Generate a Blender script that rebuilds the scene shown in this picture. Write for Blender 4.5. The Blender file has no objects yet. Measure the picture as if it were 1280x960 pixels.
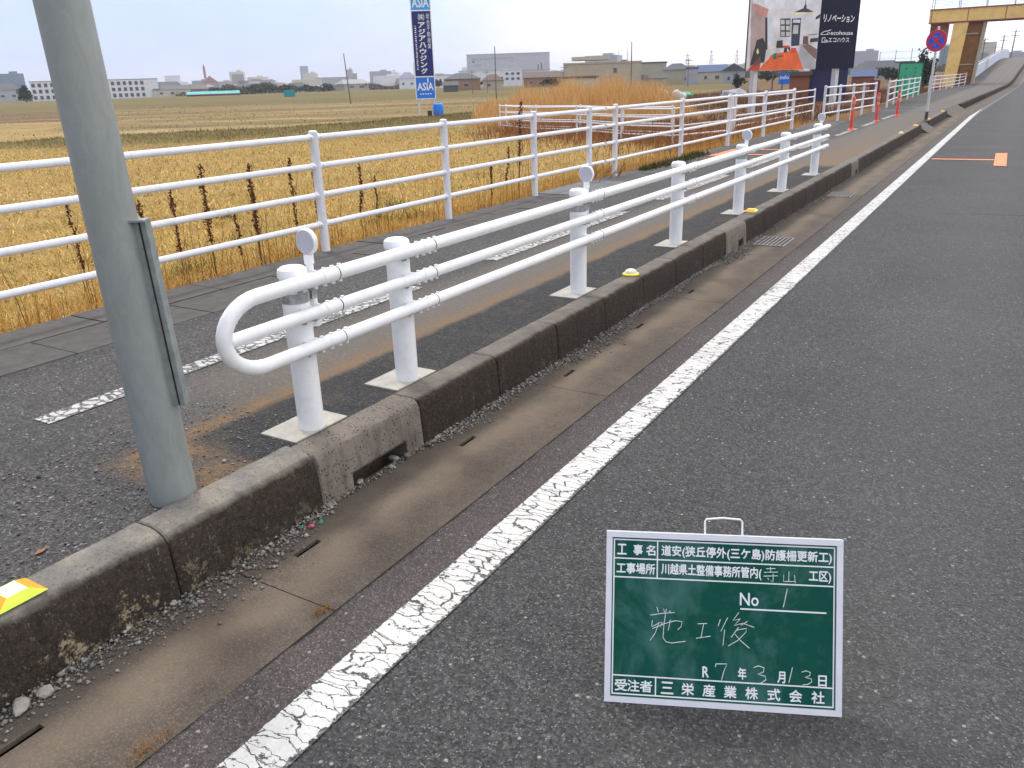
import bpy, bmesh, math, random
import numpy as np
from mathutils import Vector, Matrix

scene = bpy.context.scene
COL = scene.collection
R = math.radians
rng = np.random.default_rng(7)
random.seed(7)

# ------------------------------------------------------------------ camera, sky, sun, exposure
cam_d = bpy.data.cameras.new('camera')
cam = bpy.data.objects.new('camera', cam_d)
COL.objects.link(cam)
scene.camera = cam
_p, _r, _y = R(20.48), R(-1.858), R(31.45)
_f = Vector((-math.sin(_y)*math.cos(_p), math.cos(_y)*math.cos(_p), -math.sin(_p)))
_rt = Vector((math.cos(_y), math.sin(_y), 0))
_up = _rt.cross(_f)
_rt2 = math.cos(_r)*_rt + math.sin(_r)*_up
_up2 = -math.sin(_r)*_rt + math.cos(_r)*_up
_m = Matrix((_rt2, _up2, -_f)).transposed().to_4x4()
_m.translation = Vector((0, 0, 1.4237))
cam.matrix_world = _m
cam_d.sensor_fit = 'HORIZONTAL'
cam_d.sensor_width = 36
cam_d.lens = 1002.66/1280*36
cam_d.clip_start = 0.05
cam_d.clip_end = 12000

SUN_EL, SUN_AZ = 48.0, -62.0          # azimuth clockwise from +Y (towards +X)
world = bpy.data.worlds.new('World')
scene.world = world
world.use_nodes = True
wn, wl = world.node_tree.nodes, world.node_tree.links
wn.clear()
def W(t, **k):
    n = wn.new(t)
    for a, b in k.items(): setattr(n, a, b)
    return n
out = W('ShaderNodeOutputWorld'); bg = W('ShaderNodeBackground')
sky = W('ShaderNodeTexSky', sky_type='NISHITA', sun_disc=False)
sky.sun_elevation = R(SUN_EL); sky.sun_rotation = R(SUN_AZ)
sky.air_density = 1.0; sky.dust_density = 2.0; sky.ozone_density = 1.5
tc = W('ShaderNodeTexCoord')
sep = W('ShaderNodeSeparateXYZ')
wl.new(tc.outputs['Generated'], sep.inputs[0])
# flat cloud layer: project the direction on a plane overhead
mz = W('ShaderNodeMath', operation='MAXIMUM'); mz.inputs[1].default_value = 0.0
wl.new(sep.outputs['Z'], mz.inputs[0])
az = W('ShaderNodeMath', operation='ADD'); az.inputs[1].default_value = 0.10
wl.new(mz.outputs[0], az.inputs[0])
dx_ = W('ShaderNodeMath', operation='DIVIDE'); dy_ = W('ShaderNodeMath', operation='DIVIDE')
wl.new(sep.outputs['X'], dx_.inputs[0]); wl.new(az.outputs[0], dx_.inputs[1])
wl.new(sep.outputs['Y'], dy_.inputs[0]); wl.new(az.outputs[0], dy_.inputs[1])
cmb = W('ShaderNodeCombineXYZ')
wl.new(dx_.outputs[0], cmb.inputs[0]); wl.new(dy_.outputs[0], cmb.inputs[1])
no = W('ShaderNodeTexNoise'); no.inputs['Scale'].default_value = 1.0; no.inputs['Detail'].default_value = 6
no.inputs['Roughness'].default_value = 0.55; no.inputs['Distortion'].default_value = 0.4
sv = W('ShaderNodeVectorMath', operation='MULTIPLY'); sv.inputs[1].default_value = (2.6, 2.6, 8.5)
wl.new(tc.outputs['Generated'], sv.inputs[0])
wl.new(sv.outputs[0], no.inputs['Vector'])
rampc = W('ShaderNodeValToRGB')
rampc.color_ramp.elements[0].position = 0.38; rampc.color_ramp.elements[0].color = (0.86, 0.86, 0.86, 1)
rampc.color_ramp.elements[1].position = 0.56; rampc.color_ramp.elements[1].color = (1, 1, 1, 1)
wl.new(no.outputs['Fac'], rampc.inputs[0])
# cloud brightness: brighter to the right, apart from the sun lamp
sd = Vector((math.sin(R(SUN_AZ))*math.cos(R(SUN_EL)), math.cos(R(SUN_AZ))*math.cos(R(SUN_EL)), math.sin(R(SUN_EL))))
dotn = W('ShaderNodeVectorMath', operation='DOT_PRODUCT'); dotn.inputs[1].default_value = (math.sin(R(38))*.68, math.cos(R(38))*.68, .73)    # thinnest cloud, to the right
nrm = W('ShaderNodeVectorMath', operation='NORMALIZE')
wl.new(tc.outputs['Generated'], nrm.inputs[0]); wl.new(nrm.outputs[0], dotn.inputs[0])
mr = W('ShaderNodeMapRange'); mr.inputs['From Min'].default_value = 0.05; mr.inputs['From Max'].default_value = 0.95
mr.inputs['To Min'].default_value = 0.0; mr.inputs['To Max'].default_value = 1.0
wl.new(dotn.outputs['Value'], mr.inputs['Value'])
cc = W('ShaderNodeValToRGB')
cc.color_ramp.elements[0].position = 0.0; cc.color_ramp.elements[0].color = (0.40, 0.435, 0.545, 1)
cc.color_ramp.elements[1].position = 0.62; cc.color_ramp.elements[1].color = (1.05, 1.0, 0.98, 1)
e_ = cc.color_ramp.elements.new(0.30); e_.color = (0.52, 0.54, 0.61, 1)
wl.new(mr.outputs[0], cc.inputs[0])
n2 = W('ShaderNodeTexNoise'); n2.inputs['Scale'].default_value = 1.1; n2.inputs['Detail'].default_value = 5
wl.new(sv.outputs[0], n2.inputs['Vector'])
r2 = W('ShaderNodeMapRange'); r2.inputs['From Min'].default_value = 0.3; r2.inputs['From Max'].default_value = 0.7
r2.inputs['To Min'].default_value = 0.96; r2.inputs['To Max'].default_value = 1.06
wl.new(n2.outputs['Fac'], r2.inputs['Value'])
cm2 = W('ShaderNodeVectorMath', operation='SCALE')
tint = W('ShaderNodeValToRGB')
tint.color_ramp.elements[0].position = 0.41; tint.color_ramp.elements[0].color = (0.80, 0.93, 1.10, 1)
tint.color_ramp.elements[1].position = 0.57; tint.color_ramp.elements[1].color = (1.13, 1.08, 1.02, 1)
wl.new(no.outputs['Fac'], tint.inputs[0])
tm = W('ShaderNodeVectorMath', operation='MULTIPLY'); wl.new(cc.outputs[0], tm.inputs[0]); wl.new(tint.outputs[0], tm.inputs[1])
wl.new(tm.outputs[0], cm2.inputs[0]); wl.new(r2.outputs[0], cm2.inputs['Scale'])
CLOUD = 11.8
cm3 = W('ShaderNodeVectorMath', operation='SCALE'); cm3.inputs['Scale'].default_value = CLOUD
wl.new(cm2.outputs[0], cm3.inputs[0])
mix = W('ShaderNodeMix', data_type='RGBA')
wl.new(rampc.outputs[0], mix.inputs['Factor'])
wl.new(sky.outputs[0], mix.inputs['A']); wl.new(cm3.outputs[0], mix.inputs['B'])
wl.new(mix.outputs['Result'], bg.inputs['Color'])
bg.inputs['Strength'].default_value = 0.1
wl.new(bg.outputs[0], out.inputs[0])

sun_d = bpy.data.lights.new('sun', 'SUN')
sun_d.energy = 1.3; sun_d.angle = R(11); sun_d.color = (1.0, 0.965, 0.92)
sun = bpy.data.objects.new('sun', sun_d); COL.objects.link(sun)
sun.rotation_euler = (-sd).to_track_quat('-Z', 'Y').to_euler()
sun.location = (0, 0, 50)

scene.view_settings.view_transform = 'Standard'
scene.view_settings.look = 'None'
scene.view_settings.exposure = 0.66
scene.view_settings.gamma = 1.0
scene.view_settings.use_curve_mapping = False
scene.cycles.max_bounces = 6
scene.cycles.volume_bounces = 0
scene.cycles.transparent_max_bounces = 8

# ------------------------------------------------------------------ materials
def new_mat(name):
    m = bpy.data.materials.new(name); m.use_nodes = True
    nt = m.node_tree
    b = nt.nodes['Principled BSDF']
    return m, nt, b
class G:
    """small node graph helper"""
    def __init__(s, nt): s.nt = nt; s.n = nt.nodes; s.l = nt.links
    def node(s, t, **k):
        n = s.n.new(t)
        for a, b in k.items(): setattr(n, a, b)
        return n
    def link(s, a, b): s.l.new(a, b)
    def val(s, sock, v):
        if hasattr(v, 'is_output') or isinstance(v, bpy.types.NodeSocket): s.l.new(v, sock)
        else: sock.default_value = v
    def math(s, op, a, b=0.0, clamp=False):
        n = s.node('ShaderNodeMath', operation=op); n.use_clamp = clamp
        s.val(n.inputs[0], a); s.val(n.inputs[1], b); return n.outputs[0]
    def pos(s): return s.node('ShaderNodeNewGeometry').outputs['Position']
    def obj(s): return s.node('ShaderNodeTexCoord').outputs['Object']
    def sepx(s, v):
        n = s.node('ShaderNodeSeparateXYZ'); s.l.new(v, n.inputs[0]); return n.outputs
    def scale(s, v, x, y, z):
        n = s.node('ShaderNodeVectorMath', operation='MULTIPLY'); s.l.new(v, n.inputs[0]); n.inputs[1].default_value = (x, y, z); return n.outputs[0]
    def noise(s, v, sc, det=3, rough=.5, dist=0.0, out='Fac'):
        n = s.node('ShaderNodeTexNoise'); s.l.new(v, n.inputs['Vector'])
        n.inputs['Scale'].default_value = sc; n.inputs['Detail'].default_value = det
        n.inputs['Roughness'].default_value = rough; n.inputs['Distortion'].default_value = dist
        return n.outputs[out]
    def voro(s, v, sc, feature='F1', out='Color', rand=1.0):
        n = s.node('ShaderNodeTexVoronoi', feature=feature); s.l.new(v, n.inputs['Vector'])
        n.inputs['Scale'].default_value = sc; n.inputs['Randomness'].default_value = rand
        return n.outputs[out]
    def ramp(s, f, stops, interp='LINEAR'):
        n = s.node('ShaderNodeValToRGB'); cr = n.color_ramp; cr.interpolation = interp
        while len(cr.elements) < len(stops): cr.elements.new(0.5)
        for e, (p, c) in zip(cr.elements, stops):
            e.position = p; e.color = (c, c, c, 1) if not hasattr(c, '__len__') else (*c, 1)
        s.val(n.inputs[0], f); return n.outputs[0]
    def mix(s, f, a, b, mode='MIX'):
        n = s.node('ShaderNodeMix', data_type='RGBA', blend_type=mode)
        s.val(n.inputs['Factor'], f)
        for k, v in (('A', a), ('B', b)):
            if isinstance(v, bpy.types.NodeSocket): s.l.new(v, n.inputs[k])
            else: n.inputs[k].default_value = (*v, 1) if len(v) == 3 else v
        return n.outputs['Result']
    def step(s, f, lo, hi):
        n = s.node('ShaderNodeMapRange'); s.val(n.inputs['Value'], f)
        n.inputs['From Min'].default_value = lo; n.inputs['From Max'].default_value = hi
        return n.outputs[0]
    def bump(s, h, strength, dist, b):
        n = s.node('ShaderNodeBump'); n.inputs['Strength'].default_value = strength; n.inputs['Distance'].default_value = dist
        s.l.new(h, n.inputs['Height']); s.l.new(n.outputs[0], b.inputs['Normal'])

def simple(name, col, rough=.6, var=.12, sc=6., metal=0., bump=0., spec=.5, dirt=None, dirt_amt=.5):
    m, nt, b = new_mat(name); g = G(nt)
    v = g.obj()
    n = g.noise(v, sc, 4, .6)
    f = g.step(n, .3, .7)
    lo = tuple(max(0, c*(1-var)) for c in col); hi = tuple(min(1, c*(1+var)) for c in col)
    c = g.mix(f, lo, hi)
    if dirt:
        d = g.noise(v, sc*2.3, 5, .7)
        c = g.mix(g.math('MULTIPLY', g.step(d, .5, .72), dirt_amt), c, dirt)
    g.link(c, b.inputs['Base Color'])
    b.inputs['Roughness'].default_value = rough; b.inputs['Metallic'].default_value = metal
    b.inputs['Specular IOR Level'].default_value = spec
    if bump: g.bump(n, .5, bump, b)
    return m

def asphalt(name, lo, hi, rust=0.0, sc=105., worn=0.0):
    m, nt, b = new_mat(name); g = G(nt); v = g.pos()
    c1 = g.sepx(g.voro(v, sc))[0]
    c2 = g.sepx(g.voro(v, sc*2.4))[1]
    mixc = g.math('ADD', g.math('MULTIPLY', c1, .62), g.math('MULTIPLY', c2, .38))
    k = tuple((a+c)/2 for a, c in zip(lo, hi))
    col = g.ramp(mixc, [(0.12, lo), (.5, k), (.8, hi), (.93, tuple(min(1, c*2.3) for c in hi))])
    big = g.noise(v, .9, 5, .6)
    col = g.mix(g.step(big, .3, .72), col, g.mix(1.0, col, (.72, .72, .73), 'MULTIPLY'))
    stn = g.noise(g.scale(v, 1, .35, 1), 2.3, 6, .7)
    col = g.mix(g.math('MULTIPLY', g.step(stn, .60, .74), .35), col, tuple(c*.35 for c in hi))
    mid = g.noise(v, 14., 4, .6)
    col = g.mix(g.math('MULTIPLY', g.step(mid, .45, .8), .35), col, tuple(c*1.25 for c in k))
    sp = g.voro(v, 150.); sd_ = g.voro(v, 150., out='Distance')
    col = g.mix(g.math('MULTIPLY', g.step(g.sepx(sp)[1], .955, .965), g.step(sd_, .40, .30)), col, (.27, .265, .255))
    # few pale pebbles
    pv = g.sepx(g.voro(v, 42.))[2]
    col = g.mix(g.math('MULTIPLY', g.step(pv, .975, .985), g.step(g.voro(v, 42., out='Distance'), .28, .18)), col, (.30, .29, .27))
    if rust:
        col = g.mix(g.math('MULTIPLY', g.step(g.noise(v, 2.2, 5, .65), .5, .75), rust), col, (.10, .075, .05))
    g.link(col, b.inputs['Base Color'])
    b.inputs['Roughness'].default_value = .82; b.inputs['Specular IOR Level'].default_value = .35
    h = g.math('ADD', g.voro(v, sc, out='Distance'), g.math('MULTIPLY', c1, .6))
    g.bump(h, .8, .006, b)
    return m, g, col, b, v

# road: tar joint across the lane
M = {}
m, g, col, b, v = asphalt('road_asphalt', (.019, .0187, .0185), (.092, .089, .087), sc=125.)
px_, py_, pz_ = g.sepx(v)
wob = g.math('MULTIPLY', g.math('SUBTRACT', g.noise(g.scale(v, 1, .2, 1), 1.4, 4), .5), .28)
dj = g.math('ABSOLUTE', g.math('SUBTRACT', g.math('ADD', py_, wob), g.math('ADD', 11.45, g.math('MULTIPLY', px_, .2))))
jm = g.math('MULTIPLY', g.step(dj, .035, .012), g.step(g.noise(v, 3., 2), .40, .5))
col2 = g.mix(jm, col, (.012, .012, .013))
# lighter polished wheel track
tr = g.math('ABSOLUTE', g.math('SUBTRACT', px_, -.1))
col2 = g.mix(g.math('MULTIPLY', g.step(tr, .75, .1), .22), col2, (.105, .102, .10))
g.link(col2, b.inputs['Base Color'])
M['road'] = m

# pavement: dark fresh strip along the kerb, brown silt around it
m, g, col, b, v = asphalt('pavement_asphalt', (.018, .017, .0165), (.098, .093, .088), sc=95.)
x, y, z = g.sepx(v)
nz = g.math('SUBTRACT', g.noise(v, 1.7, 6, .65), .5)
nz2 = g.math('SUBTRACT', g.noise(v, 7., 5, .65), .5)
xe = g.math('ADD', x, g.math('ADD', g.math('MULTIPLY', nz, .12), g.math('MULTIPLY', nz2, .05)))
ye = g.math('ADD', y, g.math('ADD', g.math('MULTIPLY', nz, .3), g.math('MULTIPLY', nz2, .1)))
walk = g.math('MULTIPLY', g.step(xe, -3.72, -3.45), g.step(ye, 1.9, 2.8))          # trodden, silty lane
col = g.mix(g.math('MULTIPLY', walk, .68), col, g.mix(g.noise(v, 60, 3), (.09, .076, .062), (.205, .172, .136)))
silt = g.math('MULTIPLY', g.math('MULTIPLY', g.step(xe, -3.10, -2.98), g.step(ye, 1.62, 1.78)), g.step(g.noise(v, 4, 5, .7), .30, .52))
silt = g.math('MULTIPLY', silt, g.step(ye, 26., 14.))
silt = g.math('MULTIPLY', silt, g.step(g.math('ADD', g.math('MULTIPLY', g.noise(v, 13, 5, .75), .6), g.math('MULTIPLY', g.noise(v, 55, 4, .75), .4)), .36, .56))
col = g.mix(g.math('MULTIPLY', silt, .85), col, g.mix(g.noise(v, 30, 4, .7), (.135, .070, .020), (.27, .155, .058)))
fresh = g.math('MULTIPLY', g.math('MULTIPLY', g.step(xe, -2.93, -2.87), g.step(ye, 1.98, 2.08)), g.step(ye, 14.6, 14.2))
fcol = g.ramp(g.sepx(g.voro(v, 120.))[0], [(0, (.006, .006, .0065)), (.7, (.024, .023, .023)), (1, (.07, .065, .06))])
fcol = g.mix(g.math('MULTIPLY', g.step(g.noise(v, 5, 5, .7), .52, .75), .5), fcol, (.10, .075, .045))
col = g.mix(fresh, col, fcol)
g.link(col, b.inputs['Base Color'])
M['pavement'] = m

# white paint with cracks across and ragged edges: paint over asphalt in one material
def paint(name, x0, x1, crack, base, worn, sx=6.5, sy=25., lw=.25):
    m, nt, b = new_mat(name); g = G(nt); v = g.pos(); x, y, z = g.sepx(v)
    n1 = g.noise(v, 9., 4, .6, out='Color')
    w = g.node('ShaderNodeVectorMath', operation='MULTIPLY_ADD'); g.link(n1, w.inputs[0]); w.inputs[1].default_value = (.10, .10, 0); g.link(v, w.inputs[2])
    vv = g.scale(w.outputs[0], sx, sy, 1.0)
    e = g.voro(vv, 1.0, 'DISTANCE_TO_EDGE', 'Distance')
    lim = g.math('MULTIPLY', g.noise(v, 3.2, 3), crack)
    cr = g.math('LESS_THAN', e, lim)
    rag = g.noise(v, 38., 4, .7)
    ed = g.math('MINIMUM', g.math('DIVIDE', g.math('SUBTRACT', x, x0), lw), g.math('SUBTRACT', x1, x))
    edge = g.math('LESS_THAN', ed, g.math('MULTIPLY', g.math('SUBTRACT', rag, .34), .075))
    chips = g.math('GREATER_THAN', g.math('ADD', g.math('MULTIPLY', g.noise(v, 26., 5, .75), .75), g.math('MULTIPLY', g.noise(v, 4., 3), .25)), worn)
    bare = g.math('MAXIMUM', g.math('MAXIMUM', cr, edge), chips)
    pc = g.mix(g.step(g.noise(v, 20, 5, .6), .3, .7), tuple(c*.84 for c in base), base)
    pc = g.mix(g.math('MULTIPLY', g.step(g.noise(v, 95, 4, .75), .56, .70), .55), pc, (.22, .20, .18))
    pc = g.mix(g.math('MULTIPLY', g.step(g.noise(g.scale(v, 2.2, .8, 1), 2., 5, .65), .52, .72), .38), pc, (.34, .32, .29))
    c1 = g.sepx(g.voro(v, 105.))[0]
    ac = g.ramp(c1, [(.12, (.019, .0187, .0185)), (.5, (.055, .0535, .052)), (.8, (.092, .089, .087)), (.95, (.2, .19, .185))])
    g.link(g.mix(bare, pc, ac), b.inputs['Base Color'])
    b.inputs['Roughness'].default_value = .65
    g.bump(g.math('SUBTRACT', 1., bare), .6, .003, b)
    return m
M['road_line'] = paint('road_line_paint', -1.545, -1.378, .058, (.62, .61, .58), .585)
M['walk_line'] = paint('walk_line_paint', -3.80, -3.652, .20, (.50, .49, .46), .60, 15., 22., .8)

# gutter concrete, coated by brown silt
m, nt, b = new_mat('gutter_concrete'); g = G(nt); v = g.pos(); x, y, z = g.sepx(v)
n = g.noise(v, 2.0, 6, .62); n2_ = g.noise(v, 24, 5, .7)
c = g.mix(g.step(n, .3, .7), (.078, .064, .052), (.140, .112, .086))
c = g.mix(g.math('MULTIPLY', g.step(n2_, .42, .70), .6), c, (.060, .046, .036))
c = g.mix(g.math('MULTIPLY', g.step(g.noise(v, 110, 4, .75), .5, .68), .55), c, (.23, .185, .135))
c = g.mix(g.math('MULTIPLY', g.step(g.noise(v, 75, 4, .75), .54, .70), .6), c, (.045, .036, .03))
c = g.mix(g.math('MULTIPLY', g.step(g.noise(v, 6., 6, .7), .55, .78), .55), c, (.20, .15, .10))
c = g.mix(g.math('MULTIPLY', g.step(g.sepx(g.voro(v, 190))[0], .88, .95), .35), c, (.20, .17, .135))
wv = g.math('ADD', x, g.math('MULTIPLY', g.math('SUBTRACT', g.noise(g.scale(v, .3, 1, 1), .9, 4, .6), .5), .75))
c = g.mix(g.math('MULTIPLY', g.math('MULTIPLY', g.step(wv, -2.16, -2.05), g.step(wv, -1.88, -1.99)), .42), c, (.20, .152, .108))
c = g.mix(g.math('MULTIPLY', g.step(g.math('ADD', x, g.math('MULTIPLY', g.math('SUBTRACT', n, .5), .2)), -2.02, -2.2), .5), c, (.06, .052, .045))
g.link(c, b.inputs['Base Color']); b.inputs['Roughness'].default_value = .9; b.inputs['Specular IOR Level'].default_value = .25
g.bump(g.math('ADD', n2_, g.math('MULTIPLY', g.noise(v, 130, 3), .6)), .7, .004, b)
M['gutter'] = m
m, g, col, b, v = asphalt('shoulder_asphalt', (.048, .039, .036), (.135, .112, .102), sc=170.)
sx_ = g.sepx(v)[0]
col = g.mix(g.math('MULTIPLY', g.step(g.math('ADD', sx_, g.math('MULTIPLY', g.math('SUBTRACT', g.noise(v, 9., 5, .7), .5), .035)), -1.722, -1.732), g.step(g.noise(v, 2.4, 3), .36, .48)), col, (.012, .010, .009))
g.link(col, b.inputs['Base Color'])
M['shoulder'] = m

# kerb concrete: pale worn top, road face with ochre scabs, black algae plus shade put into its colour
def kerb_mat(name, porous):
    m, nt, b = new_mat(name); g = G(nt); v = g.pos(); x, y, z = g.sepx(v)
    n = g.noise(v, 5, 6, .65); f = g.noise(v, 45, 4, .7); s = g.noise(g.scale(v, 3, 26, 3.5), 1., 5, .7)
    c = g.mix(g.step(n, .3, .7), (.145, .135, .122), (.275, .255, .222))
    c = g.mix(g.math('MULTIPLY', g.math('MULTIPLY', g.step(f, .45, .62), g.step(n, .45, .6)), .7), c, (.36, .30, .21))
    c = g.mix(g.math('MULTIPLY', g.step(g.noise(v, 90, 3), .52, .7), .5), c, (.045, .040, .035))
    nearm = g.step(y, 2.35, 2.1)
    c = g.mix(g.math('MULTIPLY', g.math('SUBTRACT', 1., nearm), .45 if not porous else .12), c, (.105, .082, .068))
    if porous:
        pits = g.step(g.voro(v, 62, out='Distance'), .34, .22)
        pits = g.math('MULTIPLY', pits, g.step(g.noise(v, 14, 3), .42, .55))
        c = g.mix(g.math('MULTIPLY', pits, .9), g.mix(.4, c, (.17, .13, .105)), (.022, .018, .016))
        alg_shade = g.math('MULTIPLY', g.step(x, -2.31, -2.262), g.step(s, .45, .7)); alg_shade = g.math('MULTIPLY', alg_shade, .45)
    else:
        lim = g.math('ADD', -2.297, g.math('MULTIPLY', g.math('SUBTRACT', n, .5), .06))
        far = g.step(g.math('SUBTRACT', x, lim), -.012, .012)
        alg_shade = g.math('MULTIPLY', far, g.step(g.math('ADD', g.math('MULTIPLY', s, .45), g.math('MULTIPLY', f, .55)), .30, .43)); alg_shade = g.math('MULTIPLY', alg_shade, .96)
    c = g.mix(alg_shade, c, g.mix(g.step(f, .35, .65), (.011, .008, .007), (.046, .033, .025)))
    c = g.mix(g.math('MULTIPLY', g.step(g.noise(v, 150, 3, .7), .58, .70), .55), c, (.20, .165, .125))
    sc_ = g.math('MULTIPLY', g.math('MULTIPLY', g.step(g.math('ADD', g.noise(v, 11, 5, .75), g.math('MULTIPLY', g.math('ADD', z, .13), -.7)), .55, .61), g.step(f, .44, .52)), g.step(x, -2.30, -2.275))
    sc_ = g.math('MULTIPLY', sc_, g.step(g.noise(v, 1.3, 2), .42, .56))
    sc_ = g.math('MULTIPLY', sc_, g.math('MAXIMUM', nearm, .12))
    c = g.mix(g.math('MULTIPLY', sc_, .85), c, g.mix(g.step(f, .4, .6), (.24, .165, .075), (.34, .29, .20)))

    g.link(c, b.inputs['Base Color']); b.inputs['Roughness'].default_value = .92; b.inputs['Specular IOR Level'].default_value = .2
    g.bump(g.math('ADD', f, g.math('MULTIPLY', g.noise(v, 140, 3), .7)), .9, .006, b)
    return m
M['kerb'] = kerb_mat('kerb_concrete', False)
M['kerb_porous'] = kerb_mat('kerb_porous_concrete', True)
M['slab'] = simple('slab_concrete', (.085, .077, .070), .9, .22, 9., bump=.004, dirt=(.05, .043, .038), dirt_amt=.6)
M['cover_plate'] = simple('cover_plate_concrete', (.14, .145, .148), .8, .12, 5.)
M['pad'] = simple('fresh_mortar', (.42, .395, .34), .9, .14, 14., bump=.003, dirt=(.28, .24, .19), dirt_amt=.5)

M['white'] = simple('white_powder_coat', (.83, .84, .84), .38, .04, 9., spec=.45, dirt=(.55, .53, .49), dirt_amt=.22)
M['fence_white'] = simple('fence_white_paint', (.76, .765, .80), .4, .04, 7., dirt=(.55, .52, .47), dirt_amt=.45)
M['galv'] = simple('galvanised_steel', (.40, .42, .43), .42, .22, 40., metal=.75)
M['lens'] = simple('reflector_lens', (.50, .50, .57), .18, .05, 60.)
# grey-green zinc of the big pole: faint vertical clouds
m, nt, b = new_mat('pole_zinc'); g = G(nt); v = g.obj()
n = g.noise(g.scale(v, 1, 1, .35), 16, 6, .7, 1.2); n3 = g.noise(v, 3.2, 3)
c = g.mix(g.step(n, .3, .7), (.235, .268, .258), (.325, .355, .345))
c = g.mix(g.math('MULTIPLY', g.step(n3, .4, .7), .5), c, (.27, .285, .255))
c = g.mix(g.math('MULTIPLY', g.step(g.noise(v, 70, 4, .7), .62, .75), .35), c, (.45, .455, .43))
g.link(c, b.inputs['Base Color']); b.inputs['Roughness'].default_value = .55; b.inputs['Metallic'].default_value = .25
M['zinc'] = m
M['zinc_dark'] = simple('bracket_zinc', (.24, .265, .26), .6, .2, 25., metal=.2)
M['black'] = simple('black_gap', (.012, .012, .012), .8, .1, 10.)
M['iron'] = simple('grate_steel', (.24, .225, .20), .75, .2, 30., metal=.1)
M['yellow'] = simple('yellow_reflector', (.85, .72, .02), .35, .06, 30.)
M['amber'] = simple('amber_reflector', (.90, .36, .0), .3, .06, 30.)
M['lime'] = simple('lime_reflector', (.62, .85, .05), .35, .06, 30.)
M['palegreen'] = simple('pale_top', (.58, .74, .42), .4, .08, 40.)
M['bead'] = simple('white_bead', (.72, .68, .55), .3, .08, 30.)
M['orange'] = simple('orange_urethane', (.78, .055, .02), .45, .08, 12.)
M['silver'] = simple('silver_band', (.62, .30, .22), .35, .1, 12.)
M['spray'] = simple('orange_spray', (.78, .24, .10), .75, .14, 30.)
M['stone'] = simple('pale_stone', (.30, .28, .25), .9, .2, 30., bump=.004)
M['pink'] = simple('pink_scrap', (.80, .06, .13), .5, .1, 60.)
M['green_scrap'] = simple('green_scrap', (.03, .30, .17), .5, .1, 60.)

# ------------------------------------------------------------------ mesh helpers
class MB:
    def __init__(s): s.v = []; s.f = []; s.mi = []; s.n = 0
    def add(s, V, F, mi=0):
        V = [tuple(map(float, p)) for p in V]
        s.v += V; s.f += [tuple(i+s.n for i in f) for f in F]; s.mi += [mi]*len(F); s.n += len(V)
        return s
    def box(s, c, d, rz=0., mi=0, M3=None):
        c = Vector(c); h = Vector(d)/2
        Rm = M3 if M3 is not None else Matrix.Rotation(rz, 3, 'Z')
        V = [c + Rm @ Vector((sx*h.x, sy*h.y, sz*h.z)) for sz in (-1, 1) for sy in (-1, 1) for sx in (-1, 1)]
        return s.add(V, [(0, 2, 3, 1), (4, 5, 7, 6), (0, 1, 5, 4), (2, 6, 7, 3), (0, 4, 6, 2), (1, 3, 7, 5)], mi)
    def tube(s, pts, r, n=12, cap=True, mi=0):
        pts = [Vector(p) for p in pts]
        rs = r if hasattr(r, '__len__') else [r]*len(pts)
        V = []; F = []; up = None
        for i, p in enumerate(pts):
            a = pts[max(i-1, 0)]; b = pts[min(i+1, len(pts)-1)]
            t = (b-a)
            if t.length < 1e-9: t = Vector((0, 0, 1))
            t.normalize()
            if up is None:
                up = Vector((0, 0, 1)) if abs(t.z) < .9 else Vector((0, 1, 0))
            e1 = up.cross(t)
            if e1.length < 1e-6: e1 = Vector((1, 0, 0)).cross(t)
            e1.normalize(); e2 = t.cross(e1); up = e2
            for k in range(n):
                th = 2*math.pi*k/n
                V.append(p + rs[i]*(math.cos(th)*e1 + math.sin(th)*e2))
        for i in range(len(pts)-1):
            for k in range(n):
                a = i*n+k; b = i*n+(k+1) % n
                F.append((a, b, b+n, a+n))
        if cap:
            F.append(tuple(reversed(range(n)))); F.append(tuple(range((len(pts)-1)*n, len(pts)*n)))
        return s.add(V, F, mi)
    def lathe(s, c, prof, n=20, axis=None, mi=0):
        """prof: list of (r, h) along axis from c"""
        ax = Vector(axis or (0, 0, 1)).normalized()
        return s.tube([Vector(c)+ax*h for r, h in prof], [r for r, h in prof], n, True, mi)
    def sheet(s, A, B, mi=0):
        """strip between two polylines"""
        n = len(A)
        return s.add(list(A)+list(B), [(i, i+1, n+i+1, n+i) for i in range(n-1)], mi)
    def prism(s, poly, z0, z1, mi=0):
        n = len(poly)
        V = [(x, y, z0) for x, y in poly]+[(x, y, z1) for x, y in poly]
        F = [tuple(reversed(range(n))), tuple(range(n, 2*n))]+[(i, (i+1) % n, n+(i+1) % n, n+i) for i in range(n)]
        return s.add(V, F, mi)
    def build(s, name, mats, parent=None, origin=None, smooth=True, link=True, xf=None):
        me = bpy.data.meshes.new(name)
        V = np.array(s.v, float).reshape(-1, 3)
        if origin is not None: V = V - np.array(origin)
        me.from_pydata(V.tolist(), [], s.f)
        mats = mats if isinstance(mats, (list, tuple)) else [mats]
        for m in mats: me.materials.append(m)
        if len(mats) > 1: me.polygons.foreach_set('material_index', s.mi)
        bm = bmesh.new(); bm.from_mesh(me); bmesh.ops.recalc_face_normals(bm, faces=bm.faces); bm.to_mesh(me); bm.free()
        if smooth:
            me.polygons.foreach_set('use_smooth', [True]*len(me.polygons))
            me.set_sharp_from_angle(angle=R(38))
        me.update()
        o = bpy.data.objects.new(name, me)
        COL.objects.link(o)
        if parent: o.parent = parent
        if origin is not None and not parent: o.location = origin
        return o

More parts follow.
